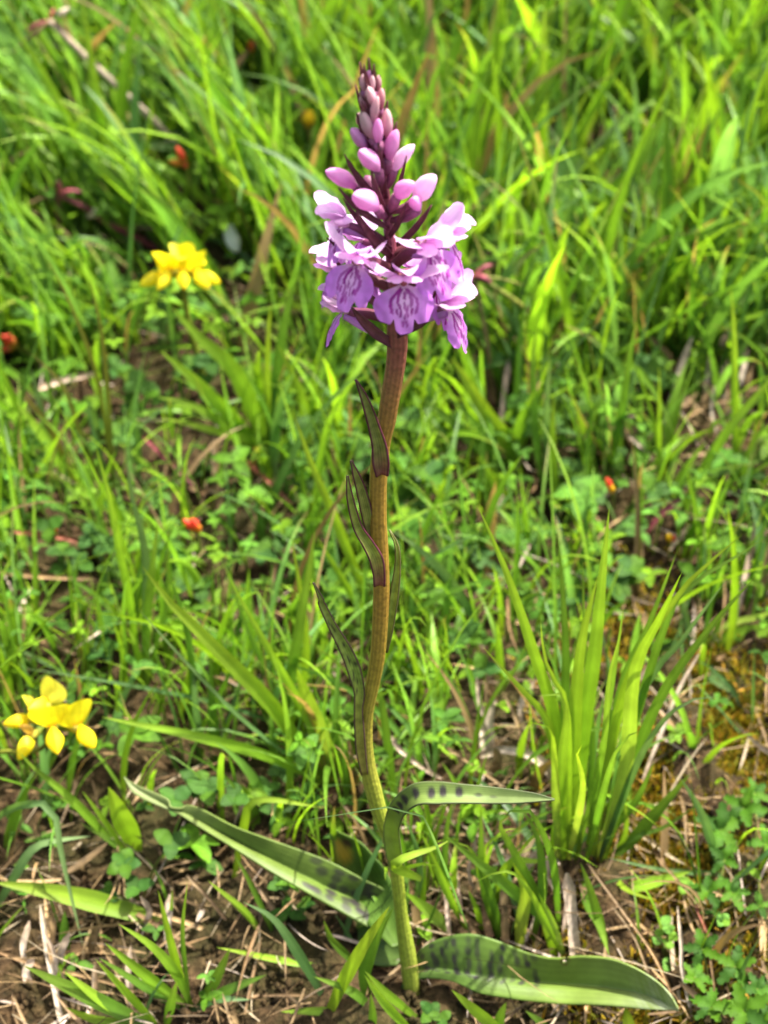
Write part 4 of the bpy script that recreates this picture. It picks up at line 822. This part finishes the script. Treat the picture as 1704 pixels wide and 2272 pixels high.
b_, _ = add_blade(None, 'H', [(1320, 740), (1250, 500), (1160, 250), (1020, 20)], 66, 'b', lean=4, name='grass_shoot'); tag(b_, 'straight pale blue-green blade slanting over the cinquefoil leaves', 'grass')
b_, _ = add_blade(None, 'H', [(1850, 400), (1659, 560), (1480, 720), (1330, 860)], 36, 'b', hs=[30, 24, 16, 8], name='grass_shoot'); tag(b_, 'narrow dark blade pointing down at the cinquefoil from the right', 'grass')

tuft('pale green blades rooted in dead straw right of the orchid foot', [
    ('K', [(790, 1000), (800, 850), (820, 700), (760, 560)], 62, 'p', 6), ('K', [(700, 960), (680, 800), (620, 620), (560, 480)], 40, 'g', 0), ('K', [(960, 1020), (930, 880), (860, 760)], 50, 'y', 10), ('K', [(1210, 1010), (1180, 880), (1130, 700), (1080, 560)], 46, 'g', 0), ('K', [(560, 900), (480, 760), (390, 560), (330, 420)], 40, 'y', 2), ('K', [(480, 860), (440, 640), (450, 400), (480, 250)], 34, 'g', -4), ('K', [(850, 950), (900, 700), (880, 450), (800, 300)], 44, 'g', 0)])
tuft('bright short blades beneath the big spotted leaf', [('K', [(760, 1400), (620, 1290), (470, 1160)], 56, 'y', 16), ('K', [(690, 1400), (700, 1300), (730, 1220)], 50, 'g', 0), ('K', [(320, 1400), (160, 1230), (60, 1090)], 44, 'y', 4), ('K', [(1300, 1420), (1310, 1330), (1290, 1240)], 60, 'p', 4), ('K', [(980, 1400), (900, 1320), (820, 1260)], 40, 'g', 10), ('K', [(80, 1400), (100, 1300), (90, 1180)], 40, 'g', 0)])
tuft('yellow-edged blades fanning behind the orchid foot on the left', [('J', [(1320, 1180), (1150, 1010), (1100, 900)], 40, 'g', 4), ('J', [(1380, 1390), (1250, 1270), (1050, 1190)], 50, 'g', 10), ('J', [(1600, 1420), (1440, 1290), (1310, 1160)], 44, 'y', 6), ('J', [(1250, 1400), (1120, 1370), (880, 1370)], 44, 'y', 14), ('J', [(1120, 1330), (1000, 1120), (850, 900), (690, 810)], 54, 'b', 4), ('J', [(1200, 1160), (900, 1110), (550, 1040)], 36, 'y', 8), ('J', [(800, 1000), (700, 860), (510, 700)], 36, 'y', 4), ('J', [(860, 1000), (720, 700), (640, 560)], 30, 'g', 0), ('J', [(640, 720), (690, 450), (760, 290), (1120, 330)], 44, 'y', 0)])

# ------------------------------------------------------------------ dry straws and stalks
def straw(label, zone, pts, wz, kind='w', hs=None, cat='straw', name='dry_straw', group=None):
    n = len(pts); hs = hs or list(np.linspace(4, 6, n)); ph = random.uniform(0, 6)
    pts = [(x+random.uniform(-.12, .12)*wz, y) for x, y in pts]
    b_, _ = add_blade(None, zone, pts, wz, kind, hs=hs, name=name, fold=.8, mat='straw', roll=.1, profile=lambda q: .72*(1+.10*np.sin(q*7+ph)+.05*np.sin(q*23+ph))*np.clip((1-q)*9, .25, 1)*np.clip(q*14, .4, 1)); tag(b_, label, cat, group)
straw('broad bleached dead blade standing at the foot of the broad tuft', 'K', [(1060, 1030), (1050, 900), (1035, 750), (1010, 610)], 62, 'w', [3, 8, 14, 18])
straw('tan straw slanting down to the big spotted leaf tip', 'K', [(1510, 1180), (1430, 1000), (1300, 810), (1110, 560)], 19, 'd', [18, 14, 14, 16])
straw('second tan straw beside the one touching the spotted leaf', 'K', [(1400, 1080), (1330, 900), (1230, 760)], 17, 'd', [5, 8, 9])
straw('upright white stalk standing among cinquefoil leaves', 'H', [(1105, 1790), (1035, 1420), (1025, 1250), (1000, 955)], 30, 'w', [2, 10, 14, 20])
straw('red stalk leaning among cinquefoil leaves', 'H', [(1285, 1320), (1185, 1080), (1100, 870)], 30, 'r', [2, 7, 11], 'stalk', 'red_stalk')
straw('pale straight straw standing on bare soil', 'G', [(325, 1310), (290, 1120), (240, 900), (208, 680)], 34, 'w', [1, 5, 10, 14])
straw('long tan straw lying flat on bare soil beneath the pale one', 'G', [(-20, 925), (200, 1000), (500, 1070), (720, 1140)], 24, 'd')
straw('short pale dead husk beside the arching tuft', 'G', [(885, 910), (880, 780), (893, 625)], 46, 'w', [2, 8, 12])
straw('thin tan straw leaning right of the pale husk', 'G', [(1190, 760), (1100, 650), (985, 525)], 24, 'd', [2, 6, 10])
straw('grey curved straw under the left spotted leaf', 'G', [(1520, 860), (1420, 680), (1335, 555)], 36, 'd', [2, 6, 9])
straw('white bent straw curving beside the orchid stem', 'K', [(180, -40), (230, 30), (330, 110), (430, 165)], 26, 'w', [16, 14, 10, 6])
straw('tan straw behind the arched leaf', 'K', [(430, 0), (600, 120), (760, 225)], 18, 'd', [16, 12, 8])
straw('broad curled white dead blade behind the arched leaf', 'K', [(610, 60), (700, 30), (830, 50), (920, 110), (940, 175)], 46, 'w', [6, 10, 12, 10, 4])
straw('white stalk standing right of the flower spike in herbs', 'D', [(280, 1000), (272, 860), (285, 700), (305, 555)], 34, 'w', [4, 12, 18, 24])
straw('white curved straw among the loose bunch of blades', 'D', [(920, 945), (990, 1010), (1060, 1085)], 26, 'w', [10, 8, 6])
straw('tan straw lying level in front of dry grass', 'D', [(1220, 870), (1350, 800), (1490, 765)], 20, 'd', [8, 10, 10])
straw('white twig lying on dark leaves left of the upper yellow flowers', 'C', [(200, 720), (330, 670), (510, 635)], 36, 'w', [16, 18, 18])
straw('tan stalk end lying in the dark hollow', 'C', [(1050, 1265), (1180, 1210), (1315, 1165)], 26, 'd', [8, 12, 14])
straw('purple-red runner crossing the dark hollow', 'C', [(750, 965), (900, 1110), (1030, 1230)], 26, 'v', [10, 8, 6], 'runner', 'red_runner')
straw('brown-red runner right of the dark hollow', 'C', [(1270, 1075), (1400, 1190), (1530, 1320)], 26, 'r', [10, 9, 6], 'runner', 'red_runner')
straw('bright brick-red stalk lying level in the herbs', 'E', [(75, 140), (300, 170), (530, 220)], 28, 'r', [14, 14, 12], 'stalk', 'red_stalk')
straw('pinkish tan stalk lying level below the brick-red one', 'E', [(-30, 350), (200, 375), (500, 388)], 28, 'd', [12, 12, 10])
straw('short pinkish straw behind the feathery shoots', 'E', [(185, 700), (300, 740), (400, 785)], 30, 'd', [8, 8, 6])
straw('dark purple-red stalk leaning among leaves above the broad tuft', 'F', [(980, 200), (1080, 70), (1200, -40)], 36, 'v', [6, 14, 20], 'stalk', 'red_stalk')
straw('thin bleached straw leaning through the broad tuft', 'F', [(1000, 1450), (1100, 1200), (1200, 950), (1300, 780)], 22, 'w', [2, 14, 26, 34])
straw('tan straw end below the white bent straw', 'F', [(-40, 1270), (100, 1340), (220, 1410)], 18, 'd', [10, 9, 7])
straw('grey drooping straw left of the tall broad blades', 'F', [(300, 470), (310, 650), (375, 810)], 20, 'd', [22, 14, 6])
straw('white curled dry tip left of the tall broad blades', 'F', [(420, 200), (370, 290), (330, 385)], 24, 'w', [22, 18, 16])
straw('tan upright straw right of the spike tip in far grass', 'B', [(110, 850), (150, 730), (205, 505)], 36, 'd', [12, 30, 52])
DRY = ['longest bleached straw of the dry clump behind the tall straight blade', 'straw leaning left out of the dry clump', 'short upright straw in the dry clump, right of its longest', 'straw crossing the top of the dry clump', 'short straw at the dry clump next to the tall straight blade',
       'bleached straw leaning right above the splayed fan of blades', 'upright straw behind the splayed fan of blades', 'tan straw lying over the splayed fan of blades']
for k_, (zx, pts_) in enumerate([('D', [(1120, 900), (1190, 650), (1260, 440)]), ('D', [(1180, 760), (1150, 560), (1040, 440)]), ('D', [(1330, 780), (1350, 600), (1340, 480)]), ('D', [(1120, 640), (1230, 540), (1320, 450)]), ('D', [(1430, 620), (1420, 500), (1440, 420)]), ('F', [(1560, 560), (1620, 380), (1690, 160)]), ('F', [(1480, 640), (1560, 300), (1590, 100)]), ('F', [(1540, 600), (1659, 380), (1740, 300)])]):
    straw(DRY.pop(0), zx, pts_, 34, 'd' if k_ % 2 else 'w', [4, 16, 28], group='bleached straws of the dry clump')

def dead_clump(label, zone, n, box, root, seed, kinds='wdd'):
    r2 = random.Random(seed); zf, zs = ZS[zone]; B = on_ground(*zf([root])[0]); t = empty('withered_tuft', B, label, 'dead grass')
    for i in range(n):
        x = r2.uniform(box[0], box[2]); y = r2.uniform(box[1], box[3]); dx = r2.uniform(-90, 90); L_ = r2.uniform(140, 330)
        pts = [(x+dx*.2, y), (x+dx*.6+r2.uniform(-25, 25), y-L_*.5), (x+dx+r2.uniform(-40, 40), y-L_)]
        hh = r2.uniform(6, 20); ph = r2.uniform(0, 6)
        add_blade(t, zone, pts, r2.choice([16, 22, 30, 40])*zs/2.127, r2.choice(kinds), hs=[1, hh*.6, hh], mat='straw', fold=.5, profile=lambda q: .75*(1+.1*np.sin(q*8+ph))*np.clip((1-q)*7, .2, 1))
dead_clump('heap of bleached dead blades between the orchid foot and the broad tuft', 'K', 26, (470, 560, 1080, 980), (800, 900), 4)
dead_clump('bleached dead blades clumped behind the tall straight blade', 'D', 18, (1080, 700, 1620, 980), (1300, 900), 6, 'wd')
dead_clump('faded dead blades among herbs below the purple pods', 'F', 12, (60, 1050, 480, 1420), (300, 1300), 9, 'wdd')
dead_clump('dead tan blades in a brown gap of the far grass', 'B', 12, (500, 560, 1000, 900), (760, 800), 12, 'dd')
dead_clump('thin dead straws crossing the bare soil', 'G', 14, (60, 800, 760, 1250), (400, 1100), 15, 'wdd')

# ------------------------------------------------------------------ seed stalks with pods
def stalk(label, zone, pts, wz, kind, pods, lean=0., husk=None, cat='seed stalk'):
    zf, zs = ZS[zone]; P3 = blade_points(zf(pts), lean); B = np.array(P3[0]); wm = wz/zs*depth(P3[-1])/F_PX
    protect(P3, 6, 14); protect([P3[-1]], 70)
    t = empty('seed_stalk', B, label, cat)
    c = COLS[kind]
    V, F, s, u = tube(P3, [wm*.5, wm*.45, wm*.42], 8, 16)
    link('stem', mesh_np('stem', V-B, F, np.concatenate([lerp3(s, [0, .5, 1], c), u[:, None]], 1), M['straw']), t)
    H = P3[-1]
    for i, (tip, wd, kd) in enumerate(pods):
        q = on_plane(*zf([tip])[0], H+np.array((0, -.003*((i % 3)-1), 0)), 0)
        m = (H+q)/2+np.array((0, 0, .0008)); r = wd/zs*depth(q)/F_PX*.5; cc = COLS[kd]
        V, F, s, u = tube([H, m, q], [r*.7, r, r*.9, r*.2], 7, 9)
        link('pod', mesh_np('pod', V-B, F, np.concatenate([lerp3(s, [0, .5, 1], cc), u[:, None]], 1), M['straw']), t)
    if husk:
        for hx in husk:
            q = on_plane(*zf([hx[:2]])[0], H, 0); r = hx[2]/zs*depth(q)/F_PX*.5
            V, F, s, u = tube([q-np.array((r, 0, r*.6)), q, q+np.array((r, 0, r*.8))], [r*.3, r*.7, r*.2], 7, 7)
            link('husk', mesh_np('husk', V-B, F, np.concatenate([lerp3(s, [0, 1], [(.55, .38, .28), (.62, .52, .40)]), u[:, None]], 1), M['straw']), t)
    return t
stalk('long tan seed stalk leaning left with a shrivelled brown head', 'A', [(1150, 1000), (1060, 900), (800, 630), (620, 460), (430, 280), (260, 110)], 42, 'w', [((30, 315), 16, 'd'), ((130, 170), 26, 'v'), ((170, 210), 24, 'd'), ((290, 40), 26, 'r'), ((350, 160), 22, 'd')], husk=[(330, 65, 60)])
stalk('purple seed stalk with a red star of thin pods', 'A', [(860, 1330), (720, 1250), (560, 1170), (480, 1110), (310, 1020)], 36, 'v', [((185, 1008), 30, 'v'), ((430, 1010), 32, 'v'), ((305, 950), 34, 'v'), ((300, 1200), 32, 'v'), ((318, 1320), 20, 'd'), ((95, 1098), 20, 'd'), ((250, 1060), 34, 'w')], husk=[(500, 1120, 80)])
stalk('dark purple pods fanning out on a stalk right of the flowers', 'D', [(230, 800), (205, 600), (190, 470), (150, 260), (125, 125)], 26, 'd', [((215, 62), 34, 'v'), ((20, 155), 30, 'r'), ((215, 160), 40, 'v'), ((470, 350), 34, 'o'), ((380, 170), 18, 'o')])

# ------------------------------------------------------------------ yellow trefoils
def banner_mesh(nm, w_, h_, cup, back, colr, seed=0):
    nr, nc = 9, 9; V = []; C = []
    for i in range(nr):
        s = i/(nr-1)
        for j in range(nc):
            k = -1+2*j/(nc-1); hw = w_*.5*math.sqrt(max(.03, 1-((s-.53)/.55)**2))
            V.append((k*hw, -back*s*s-abs(k)**2*cup*hw+.2*math.sin(s*5+k*3+seed), h_*s-.12*h_*abs(k)**2*s)); C.append((*[c*(1-.12*(1-s)) for c in colr], .5+.5*k))
    C = np.array(C); base = (np.repeat(np.linspace(0, 1, nr), nc) < .20) & (np.abs(C[:, 3]-.5) < .2); C[base, :3] = (.80, .40, .01)
    return mesh_np(nm, np.array(V)/1000, grid_faces(nr, nc), C, M['yellow'])
def wing_mesh(sg, colr):
    nr, nc = 9, 7; V = []; C = []
    for i in range(nr):
        s = i/(nr-1); hh = 3.3*math.sin(math.pi*min(1, .1+.9*s)**.8)**.7+.15
        for j in range(nc):
            k = -1+2*j/(nc-1); V.append((sg*(.02+2.5*math.sin(math.pi*min(1, s*.95+.05))*math.cos(k*1.56)), 8.4*s+.2, -.6-1.2*s*s+k*hh*.8)); C.append((*colr, .5+.5*k))
    C = np.array(C); C[-nc*1:, :3] *= np.array((.97, .80, .6))
    return mesh_np('wing', np.array(V)/1000, grid_faces(nr, nc), C, M['yellow'])
YEL = (.84, .75, .02)
BAN = [banner_mesh('banner', 11.5, 9.0, .45, -1.2, YEL), banner_mesh('banner', 10, 8.5, .6, -2.5, (.84, .78, .08), 3), banner_mesh('banner', 5, 6, .9, .2, (.80, .50, .10), 5)]
WNG = [wing_mesh(-1, YEL), wing_mesh(1, YEL)]
def calyx_mesh(dirl, length):
    V, F, s, u = tube(np.array([(0, 0, 0), (0, -length*.5, -.3), (0, -length, -.8)])/1000, [.0016, .0014, .0007], 8, 7)
    return mesh_np('floret', V, F, np.concatenate([lerp3(s, [0, .4, 1], [(.42, .36, .05), (.18, .24, .03), (.13, .19, .02)]), u[:, None]], 1), M['clover'])
def trefoil(label, base_px, path_px, florets, stem_w=22, lean=0., hsp=None, leaves=(), name='yellow_trefoil'):
    P3 = blade_points([base_px]+path_px, lean, hsp); B = np.array(P3[0]); H = np.array(P3[-1])
    protect(P3, 5, 8, .9); protect([H], 75)
    t = empty(name, B, label, 'wildflower')
    r = stem_w*depth(H)/F_PX*.5
    V, F, s, u = tube(P3, [r*1.1, r, r*.9], 8, 18)
    link('stem', mesh_np('stem', V-B, F, np.concatenate([lerp3(s, [0, .6, 1], [(.10, .16, .02), (.17, .19, .02), (.17, .17, .025)]), u[:, None]], 1), M['clover']), t)
    for (dx, dy, dm, az, nod, rollv, size, bn) in florets:
        px, py, _ = proj(H); c = on_plane(px+dx, py+dy, H+np.array((0, -dm/1000, 0)), 0)
        Rm = Matrix.Rotation(R(az)+math.pi, 3, 'Z') @ Matrix.Rotation(R(nod), 3, 'X') @ Matrix.Rotation(R(rollv), 3, 'Y')
        ln = np.linalg.norm(np.array(Rm.transposed() @ Vector(H-c)))*1000/size
        tl = np.array(Rm.transposed() @ Vector(H-c))/size
        V, F, s, u = tube([np.array((0, 0, 0)), tl*.5+np.array((0, -.0006, 0)), tl], [.0016, .0013, .0006], 8, 8)
        me = mesh_np('floret', V, F, np.concatenate([lerp3(s, [0, .45, 1], [(.45, .38, .05), (.18, .24, .03), (.13, .19, .02)]), u[:, None]], 1), M['clover'])
        fo = link('floret', me, t); fo.location = Vector(c-B); fo.rotation_euler = Rm.to_euler(); fo.scale = (size,)*3
        link('banner', BAN[bn], fo)
        for wm_ in WNG: link('wing', wm_, fo)
    return t
trefoil('yellow pea-flower head on an upright stalk in the upper grass', ZC([(1110, 760)])[0], ZC([(1060, 620), (1000, 400), (970, 240), (965, 130)]),
        [(-50, -6, 5, -75, -10, 6, 1.0, 0), (-30, -14, 9, -30, -14, 0, 1.05, 0), (-4, -16, 9, 10, -14, 0, 1.0, 1), (24, -14, 8, 45, -14, -6, 1.05, 0), (36, -8, 0, 85, -12, 0, .95, 0), (-14, -26, -3, -120, 0, 0, 1.0, 1), (14, -26, -3, 140, 0, 0, 1.0, 0)], stem_w=15)
trefoil('cluster of five yellow pea-flowers with one shrivelled orange floret', (-70, 1830), [(-40, 1720), (0, 1668), (50, 1672), (100, 1655), (104, 1612)],
        [(-2, -52, -2, -30, 35, 0, 1.0, 1), (-40, -18, 2, -75, 10, 10, .9, 1), (12, 2, 9, 15, -4, 4, 1.1, 0), (-36, 22, 6, -40, -25, 30, .9, 2), (70, 2, 6, 38, 6, -6, 1.12, 0)], stem_w=11)
def bud_sprig(label, zone, base, path, buds, name='trefoil_buds', yellow=False, group=None, cat='flower buds'):
    zf, zs = ZS[zone]; P3 = blade_points(zf([base]+path), 0.); B = np.array(P3[0]); H = np.array(P3[-1]); protect([H], 28); protect(P3, 4, 6, .7); t = empty(name, B, label, cat, group)
    V, F, s, u = tube(P3, [.0007, .0006, .0005], 7, 12)
    link('stem', mesh_np('stem', V-B, F, np.concatenate([lerp3(s, [0, 1], [(.10, .16, .02), (.15, .18, .03)]), u[:, None]], 1), M['clover']), t)
    for (tp, wd, cc) in buds:
        q = on_plane(*zf([tp])[0], H+np.array((0, -.002, 0)), 0); r = wd/zs*depth(q)/F_PX*.5
        V, F, s, u = tube([H, (H+q)/2+np.array((0, 0, r*.5)), q], [r*.4, r*.9, r, r*.3], 8, 9)
        link('bud', mesh_np('bud', V-B, F, np.concatenate([lerp3(s, [0, .3, .6, 1], [(.2, .22, .03), (.5, .3, .04), cc, cc]), u[:, None]], 1), M['yellow']), t)
RED = (.72, .10, .05); ORG = (.75, .30, .04); YL2 = (.75, .52, .02)
bud_sprig('coral red pea-flower buds in the long grass by the thin knobbly stalks', 'A', (1020, 1200), [(1000, 1000), (980, 880)], [((930, 775), 46, RED), ((965, 870), 40, RED), ((890, 850), 40, ORG)])
bud_sprig('coral buds on a slanting stalk beside thin olive stalks', 'C', (240, 660), [(170, 560), (95, 500)], [((5, 440), 56, RED), ((0, 520), 46, RED), ((30, 480), 40, ORG)])
bud_sprig('orange-red buds in the herbs above the long bright tuft', 'E', (1060, 320), [(1050, 230), (1040, 150)], [((965, 80), 50, RED), ((1010, 75), 50, RED), ((1045, 110), 40, ORG)])
bud_sprig('small red and yellow buds over leaves behind the broad tuft', 'D', (850, 1400), [(850, 1320), (845, 1260)], [((815, 1180), 34, RED), ((840, 1225), 34, YL2)])
bud_sprig('yellow and red bud beside the dark purple-red stalk', 'F', (1150, 330), [(1150, 260), (1150, 200)], [((1135, 160), 40, YL2), ((1170, 165), 36, RED)])
bud_sprig('single yellow bud on a green stalk left of the spike', 'A', (1640, 1000), [(1630, 800), (1620, 670)], [((1628, 585), 72, YL2)])
bud_sprig('tiny orange bud standing in dark leaves by the brick-red stalk', 'E', (305, 260), [(300, 200), (295, 150)], [((288, 100), 24, RED)])
bud_sprig('small rust-red bud on a stalk in the far grass', 'A', (1325, 560), [(1325, 420), (1322, 290)], [((1318, 215), 34, (.45, .10, .03))])
# fallen white petal
def fallen():
    c = on_plane(*ZA([(1218, 1255)])[0], on_ground(*ZA([(1230, 1400)])[0]), 0)
    protect([c], 40); nr, nc = 10, 7; V = []; C = []
    for i in range(nr):
        s = i/(nr-1)
        for j in range(nc):
            k = -1+2*j/(nc-1); hw = .0032*math.sin(math.pi*min(1, .08+.88*s))**.7; V.append((k*hw+.0012*s*s, -.0012*(1-k*k)+.001*s, .0115*(.5-s))); C.append((.80, .80, .78, .5+.5*k))
    o = link('fallen_petal', mesh_np('fallen_petal', V, grid_faces(nr, nc), C, M['white']), None, c); o.rotation_euler = (-.7, 0, .3)
    so = o.modifiers.new('thickness', 'SOLIDIFY'); so.thickness = .0003
    tag(o, 'small white petal caught upright in the grass', 'petal')
fallen()

# ------------------------------------------------------------------ leafy herbs
def leaflet_mesh(seed, toothed, colr, wide=1.0):
    r2 = np.random.default_rng(seed); rows = 9; V, F = leaflet_grid(rows, toothed); V = V.copy(); V[:, 0] *= wide; V[:, 2] += .03*np.sin(V[:, 1]*9+seed)
    C = np.ones((len(V), 4)); C[:, :3] = np.array(colr)*r2.uniform(.85, 1.15); C[1::3, :3] *= 1.3; C[:, 3] = np.tile([0, .5, 1], rows)
    return mesh_np('leaflet', V, F, C, M['clover'])
LEAF = dict(clover=[leaflet_mesh(i, 0, c, 1.15) for i, c in enumerate([(.036, .095, .010), (.028, .08, .012), (.05, .115, .009), (.036, .09, .014)])],
            cinq=[leaflet_mesh(10+i, .22, c, .68) for i, c in enumerate([(.036, .095, .006), (.028, .078, .008), (.05, .12, .006)])],
            round=[leaflet_mesh(20+i, 0, c, 1.7) for i, c in enumerate([(.11, .22, .02), (.09, .20, .03)])])
def herb(name, label, zone, leaves, kind, group=None, cat='herb', base=None):
    """leaves: (centre px, height mm, leaflet count, leaflet px, [turn])"""
    zf, zs = ZS[zone]; cs = [on_ground(*zf([l[0]])[0], l[1]/1000.) for l in leaves]
    for c in cs: protect([c], 12, 1, .75)
    B = np.mean(cs, 0); B[2] = gh(B[0], B[1])-.001
    if base is not None: B = np.array(on_ground(*zf([base])[0]))
    t = empty(name, B, label, cat, group)
    for c, l in zip(cs, leaves):
        V, F, s, u = tube([B, (B+c)/2+np.array((0, 0, .15*np.linalg.norm(c-B))), c], [.0005, .0004, .0003], 6, 7)
        link('stalk', mesh_np('stalk', V-B, F, np.concatenate([lerp3(s, [0, 1], [(.13, .10, .03), (.12, .17, .03)]), u[:, None]], 1), M['clover']), t)
        n = l[2]; size = l[3]/zs*depth(c)/F_PX; a0 = random.uniform(0, 6.28)
        tilt = Matrix.Rotation(random.uniform(.1, .6), 3, 'X') @ Matrix.Rotation(random.uniform(-.35, .35), 3, 'Y')
        for i in range(n):
            Rm = tilt @ Matrix.Rotation(a0+i*2*math.pi/n*(1 if n > 2 else .8)+random.uniform(-.15, .15), 3, 'Z') @ Matrix.Rotation(random.uniform(.0, .45), 3, 'X')
            o = link('leaflet', random.choice(LEAF[kind]), t); o.location = Vector(c-B); o.rotation_euler = Rm.to_euler(); o.scale = (size*random.uniform(.85, 1.1),)*3
    return t
GC = 'dark trefoil leaves among the grass'
SPRIGS = ['round pale-lit trefoil leaves at the edge of the dark hollow below the upper yellow flowers', 'trefoil leaves between the thin olive stalks', 'trefoil leaves below the thin olive stalks', 'trefoil leaves right under the upper yellow flower head', 'trefoil leaves around the brick-red stalk', 'trefoil leaves at the right end of the brick-red stalk', 'large dark trefoil leaves below the orange-red buds', 'trefoil leaves between the orange-red buds and the orchid stem', 'drooping ladder of trefoil leaflets beside the feathery shoots', "pointed dark trefoil leaves just right of the orchid stem's top leaf", "trefoil leaves just left of the orchid stem's top leaf", 'trefoil leaves right of the orchid stem at mid height', 'trefoil leaves between the two long tapering blades', 'trefoil leaves below the purple pods', 'trefoil leaves by the bleached dry clump', 'broad group of trefoil leaves beside the red and yellow buds', 'single trefoil leaf below the tall straight blade', 'single trefoil leaf left of the spike tip', 'single trefoil leaf beside the tan seed stalk', 'large trefoil leaves in far grass right of the spike tip', 'trefoil leaves beside the dark purple-red stalk', "trefoil leaves left of the broad tuft's longest blades", "trefoil leaves low behind the arched leaf's tuft, left of its blades", 'trefoil leaves above the left spotted leaf', 'tiny trefoil leaves under the left spotted leaf']
herb('trefoil_sprig', 'blue-green trefoil leaves above the lime blade on the soil', 'G', [((650, 470), 18, 5, 95), ((720, 590), 12, 3, 90), ((900, 360), 22, 3, 105), ((570, 620), 10, 3, 70)], 'clover')
herb('trefoil_sprig', 'large dark trefoil leaves behind the bitten tip of the left spotted leaf', 'G', [((920, 130), 20, 3, 110), ((1090, 90), 18, 3, 120), ((1230, 120), 16, 3, 100), ((1020, 30), 18, 3, 90)], 'clover')
for zx, lv in [('C', [((730, 700), 16, 3, 110), ((690, 800), 10, 3, 80)]), ('C', [((480, 350), 18, 3, 90), ((620, 620), 14, 3, 90)]), ('C', [((640, 960), 12, 4, 90), ((560, 900), 12, 3, 80)]), ('C', [((1000, 600), 18, 3, 90), ((1110, 580), 20, 3, 100)]),
               ('E', [((330, 250), 14, 3, 100), ((260, 120), 18, 3, 90), ((420, 310), 10, 3, 80)]), ('E', [((560, 220), 12, 4, 90), ((480, 170), 14, 3, 90)]), ('E', [((960, 400), 10, 3, 120), ((1050, 440), 8, 3, 100)]), ('E', [((1380, 250), 12, 4, 90), ((1480, 180), 14, 3, 80)]),
               ('E', [((560, 640), 14, 5, 90), ((540, 760), 12, 5, 90)]), ('M', [((960, 330), 26, 3, 150), ((1090, 660), 22, 3, 150)]), ('M', [((620, 470), 18, 3, 110), ((700, 600), 14, 3, 100)]), ('M', [((950, 800), 14, 4, 120), ((1020, 900), 12, 3, 100)]),
               ('M', [((440, 1150), 14, 4, 120), ((520, 1300), 12, 3, 120)]), ('D', [((640, 200), 16, 3, 100), ((760, 560), 16, 3, 90)]), ('D', [((1030, 620), 18, 5, 110), ((1120, 660), 16, 3, 100)]), ('D', [((640, 1150), 14, 5, 100), ((730, 1250), 14, 4, 100), ((860, 1080), 12, 3, 90)]), ('D', [((1060, 1250), 14, 3, 110)]),
               ('N' if False else 'A', [((1460, 190), 26, 3, 120)]), ('A', [((870, 460), 30, 3, 120)]), ('B', [((90, 40), 24, 3, 150), ((20, 130), 22, 3, 120)]), ('F', [((940, 330), 12, 4, 110), ((860, 420), 10, 3, 110), ((650, 480), 10, 3, 100)]), ('F', [((130, 250), 14, 4, 110), ((280, 170), 14, 4, 90)]),
               ('F', [((100, 700), 12, 3, 120), ((170, 860), 10, 3, 100)]), ('J', [((780, 250), 10, 4, 90), ((880, 140), 10, 4, 80)]), ('J', [((880, 720), 6, 3, 70), ((1010, 830), 5, 4, 60)])]:
    herb('trefoil_sprig', SPRIGS.pop(0), zx, lv, 'clover', GC)
herb('cinquefoil', 'cinquefoil with a star leaf on the mossy bank beside the slanting blue-green blade', 'H', [((1310, 400), 12, 5, 190), ((1480, 240), 14, 5, 170)], 'cinq')
herb('cinquefoil', 'cinquefoil leaves at the top of the leaning red stalk', 'H', [((1220, 850), 12, 5, 150), ((1400, 860), 10, 5, 150), ((1260, 1000), 8, 3, 120), ((1340, 620), 10, 4, 130)], 'cinq')
herb('cinquefoil', 'toothed cinquefoil leaves at the foot of the white upright stalk', 'H', [((1180, 1270), 8, 5, 170), ((1120, 1480), 8, 5, 150), ((1420, 1400), 8, 5, 170)], 'cinq')
herb('cinquefoil', 'large star-shaped cinquefoil leaves beyond the big spotted leaf tip', 'H', [((1240, 1700), 8, 5, 170), ((1480, 1720), 10, 5, 220), ((1580, 1560), 8, 5, 150), ((1620, 1780), 8, 5, 160)], 'cinq')
herb('cinquefoil', 'narrow-leaved herb at the edge of the moss', 'H', [((1640, 500), 14, 4, 170), ((1560, 130), 14, 5, 130), ((1600, 960), 8, 4, 110)], 'cinq')
herb('seedling', 'tiny seedling with round light green leaves on the moss', 'H', [((935, 1090), 14, 2, 70), ((870, 1180), 10, 2, 70), ((955, 1210), 8, 2, 75), ((940, 1390), 4, 3, 65)], 'round', cat='seedling')
herb('seedling', 'small round-leaved seedling under the splayed level blade', 'H', [((1060, 810), 8, 3, 70), ((1330, 1060), 8, 4, 60)], 'round', cat='seedling')
herb('trefoil_sprig', 'tiny clover leaves in front of the orchid foot', 'K', [((370, 1270), 6, 4, 70), ((420, 1300), 5, 3, 60)], 'clover')

# ------------------------------------------------------------------ the uncountable growth around them
protect(STEM3, 24, 40); protect([near(*Z2p(800, 600), 10)], 170, 1)
for zz_ in ([(1100, 950), (800, 1000), (500, 1000), (1350, 1120)], ): protect([on_ground(*q, .012) for q in ZK(zz_)], 70, 9, 1, -.004)
protect([on_ground(*q, .02) for q in ZJ([(1400, 850), (800, 570), (200, 260)])], 45, 12, 1, .0)
protect([near(*q, 14) for q in ZK([(200, 450), (300, 250), (600, 245), (900, 255)])], 26, 10, 1, .0)
build_grass()
build_clover()
build_litter()
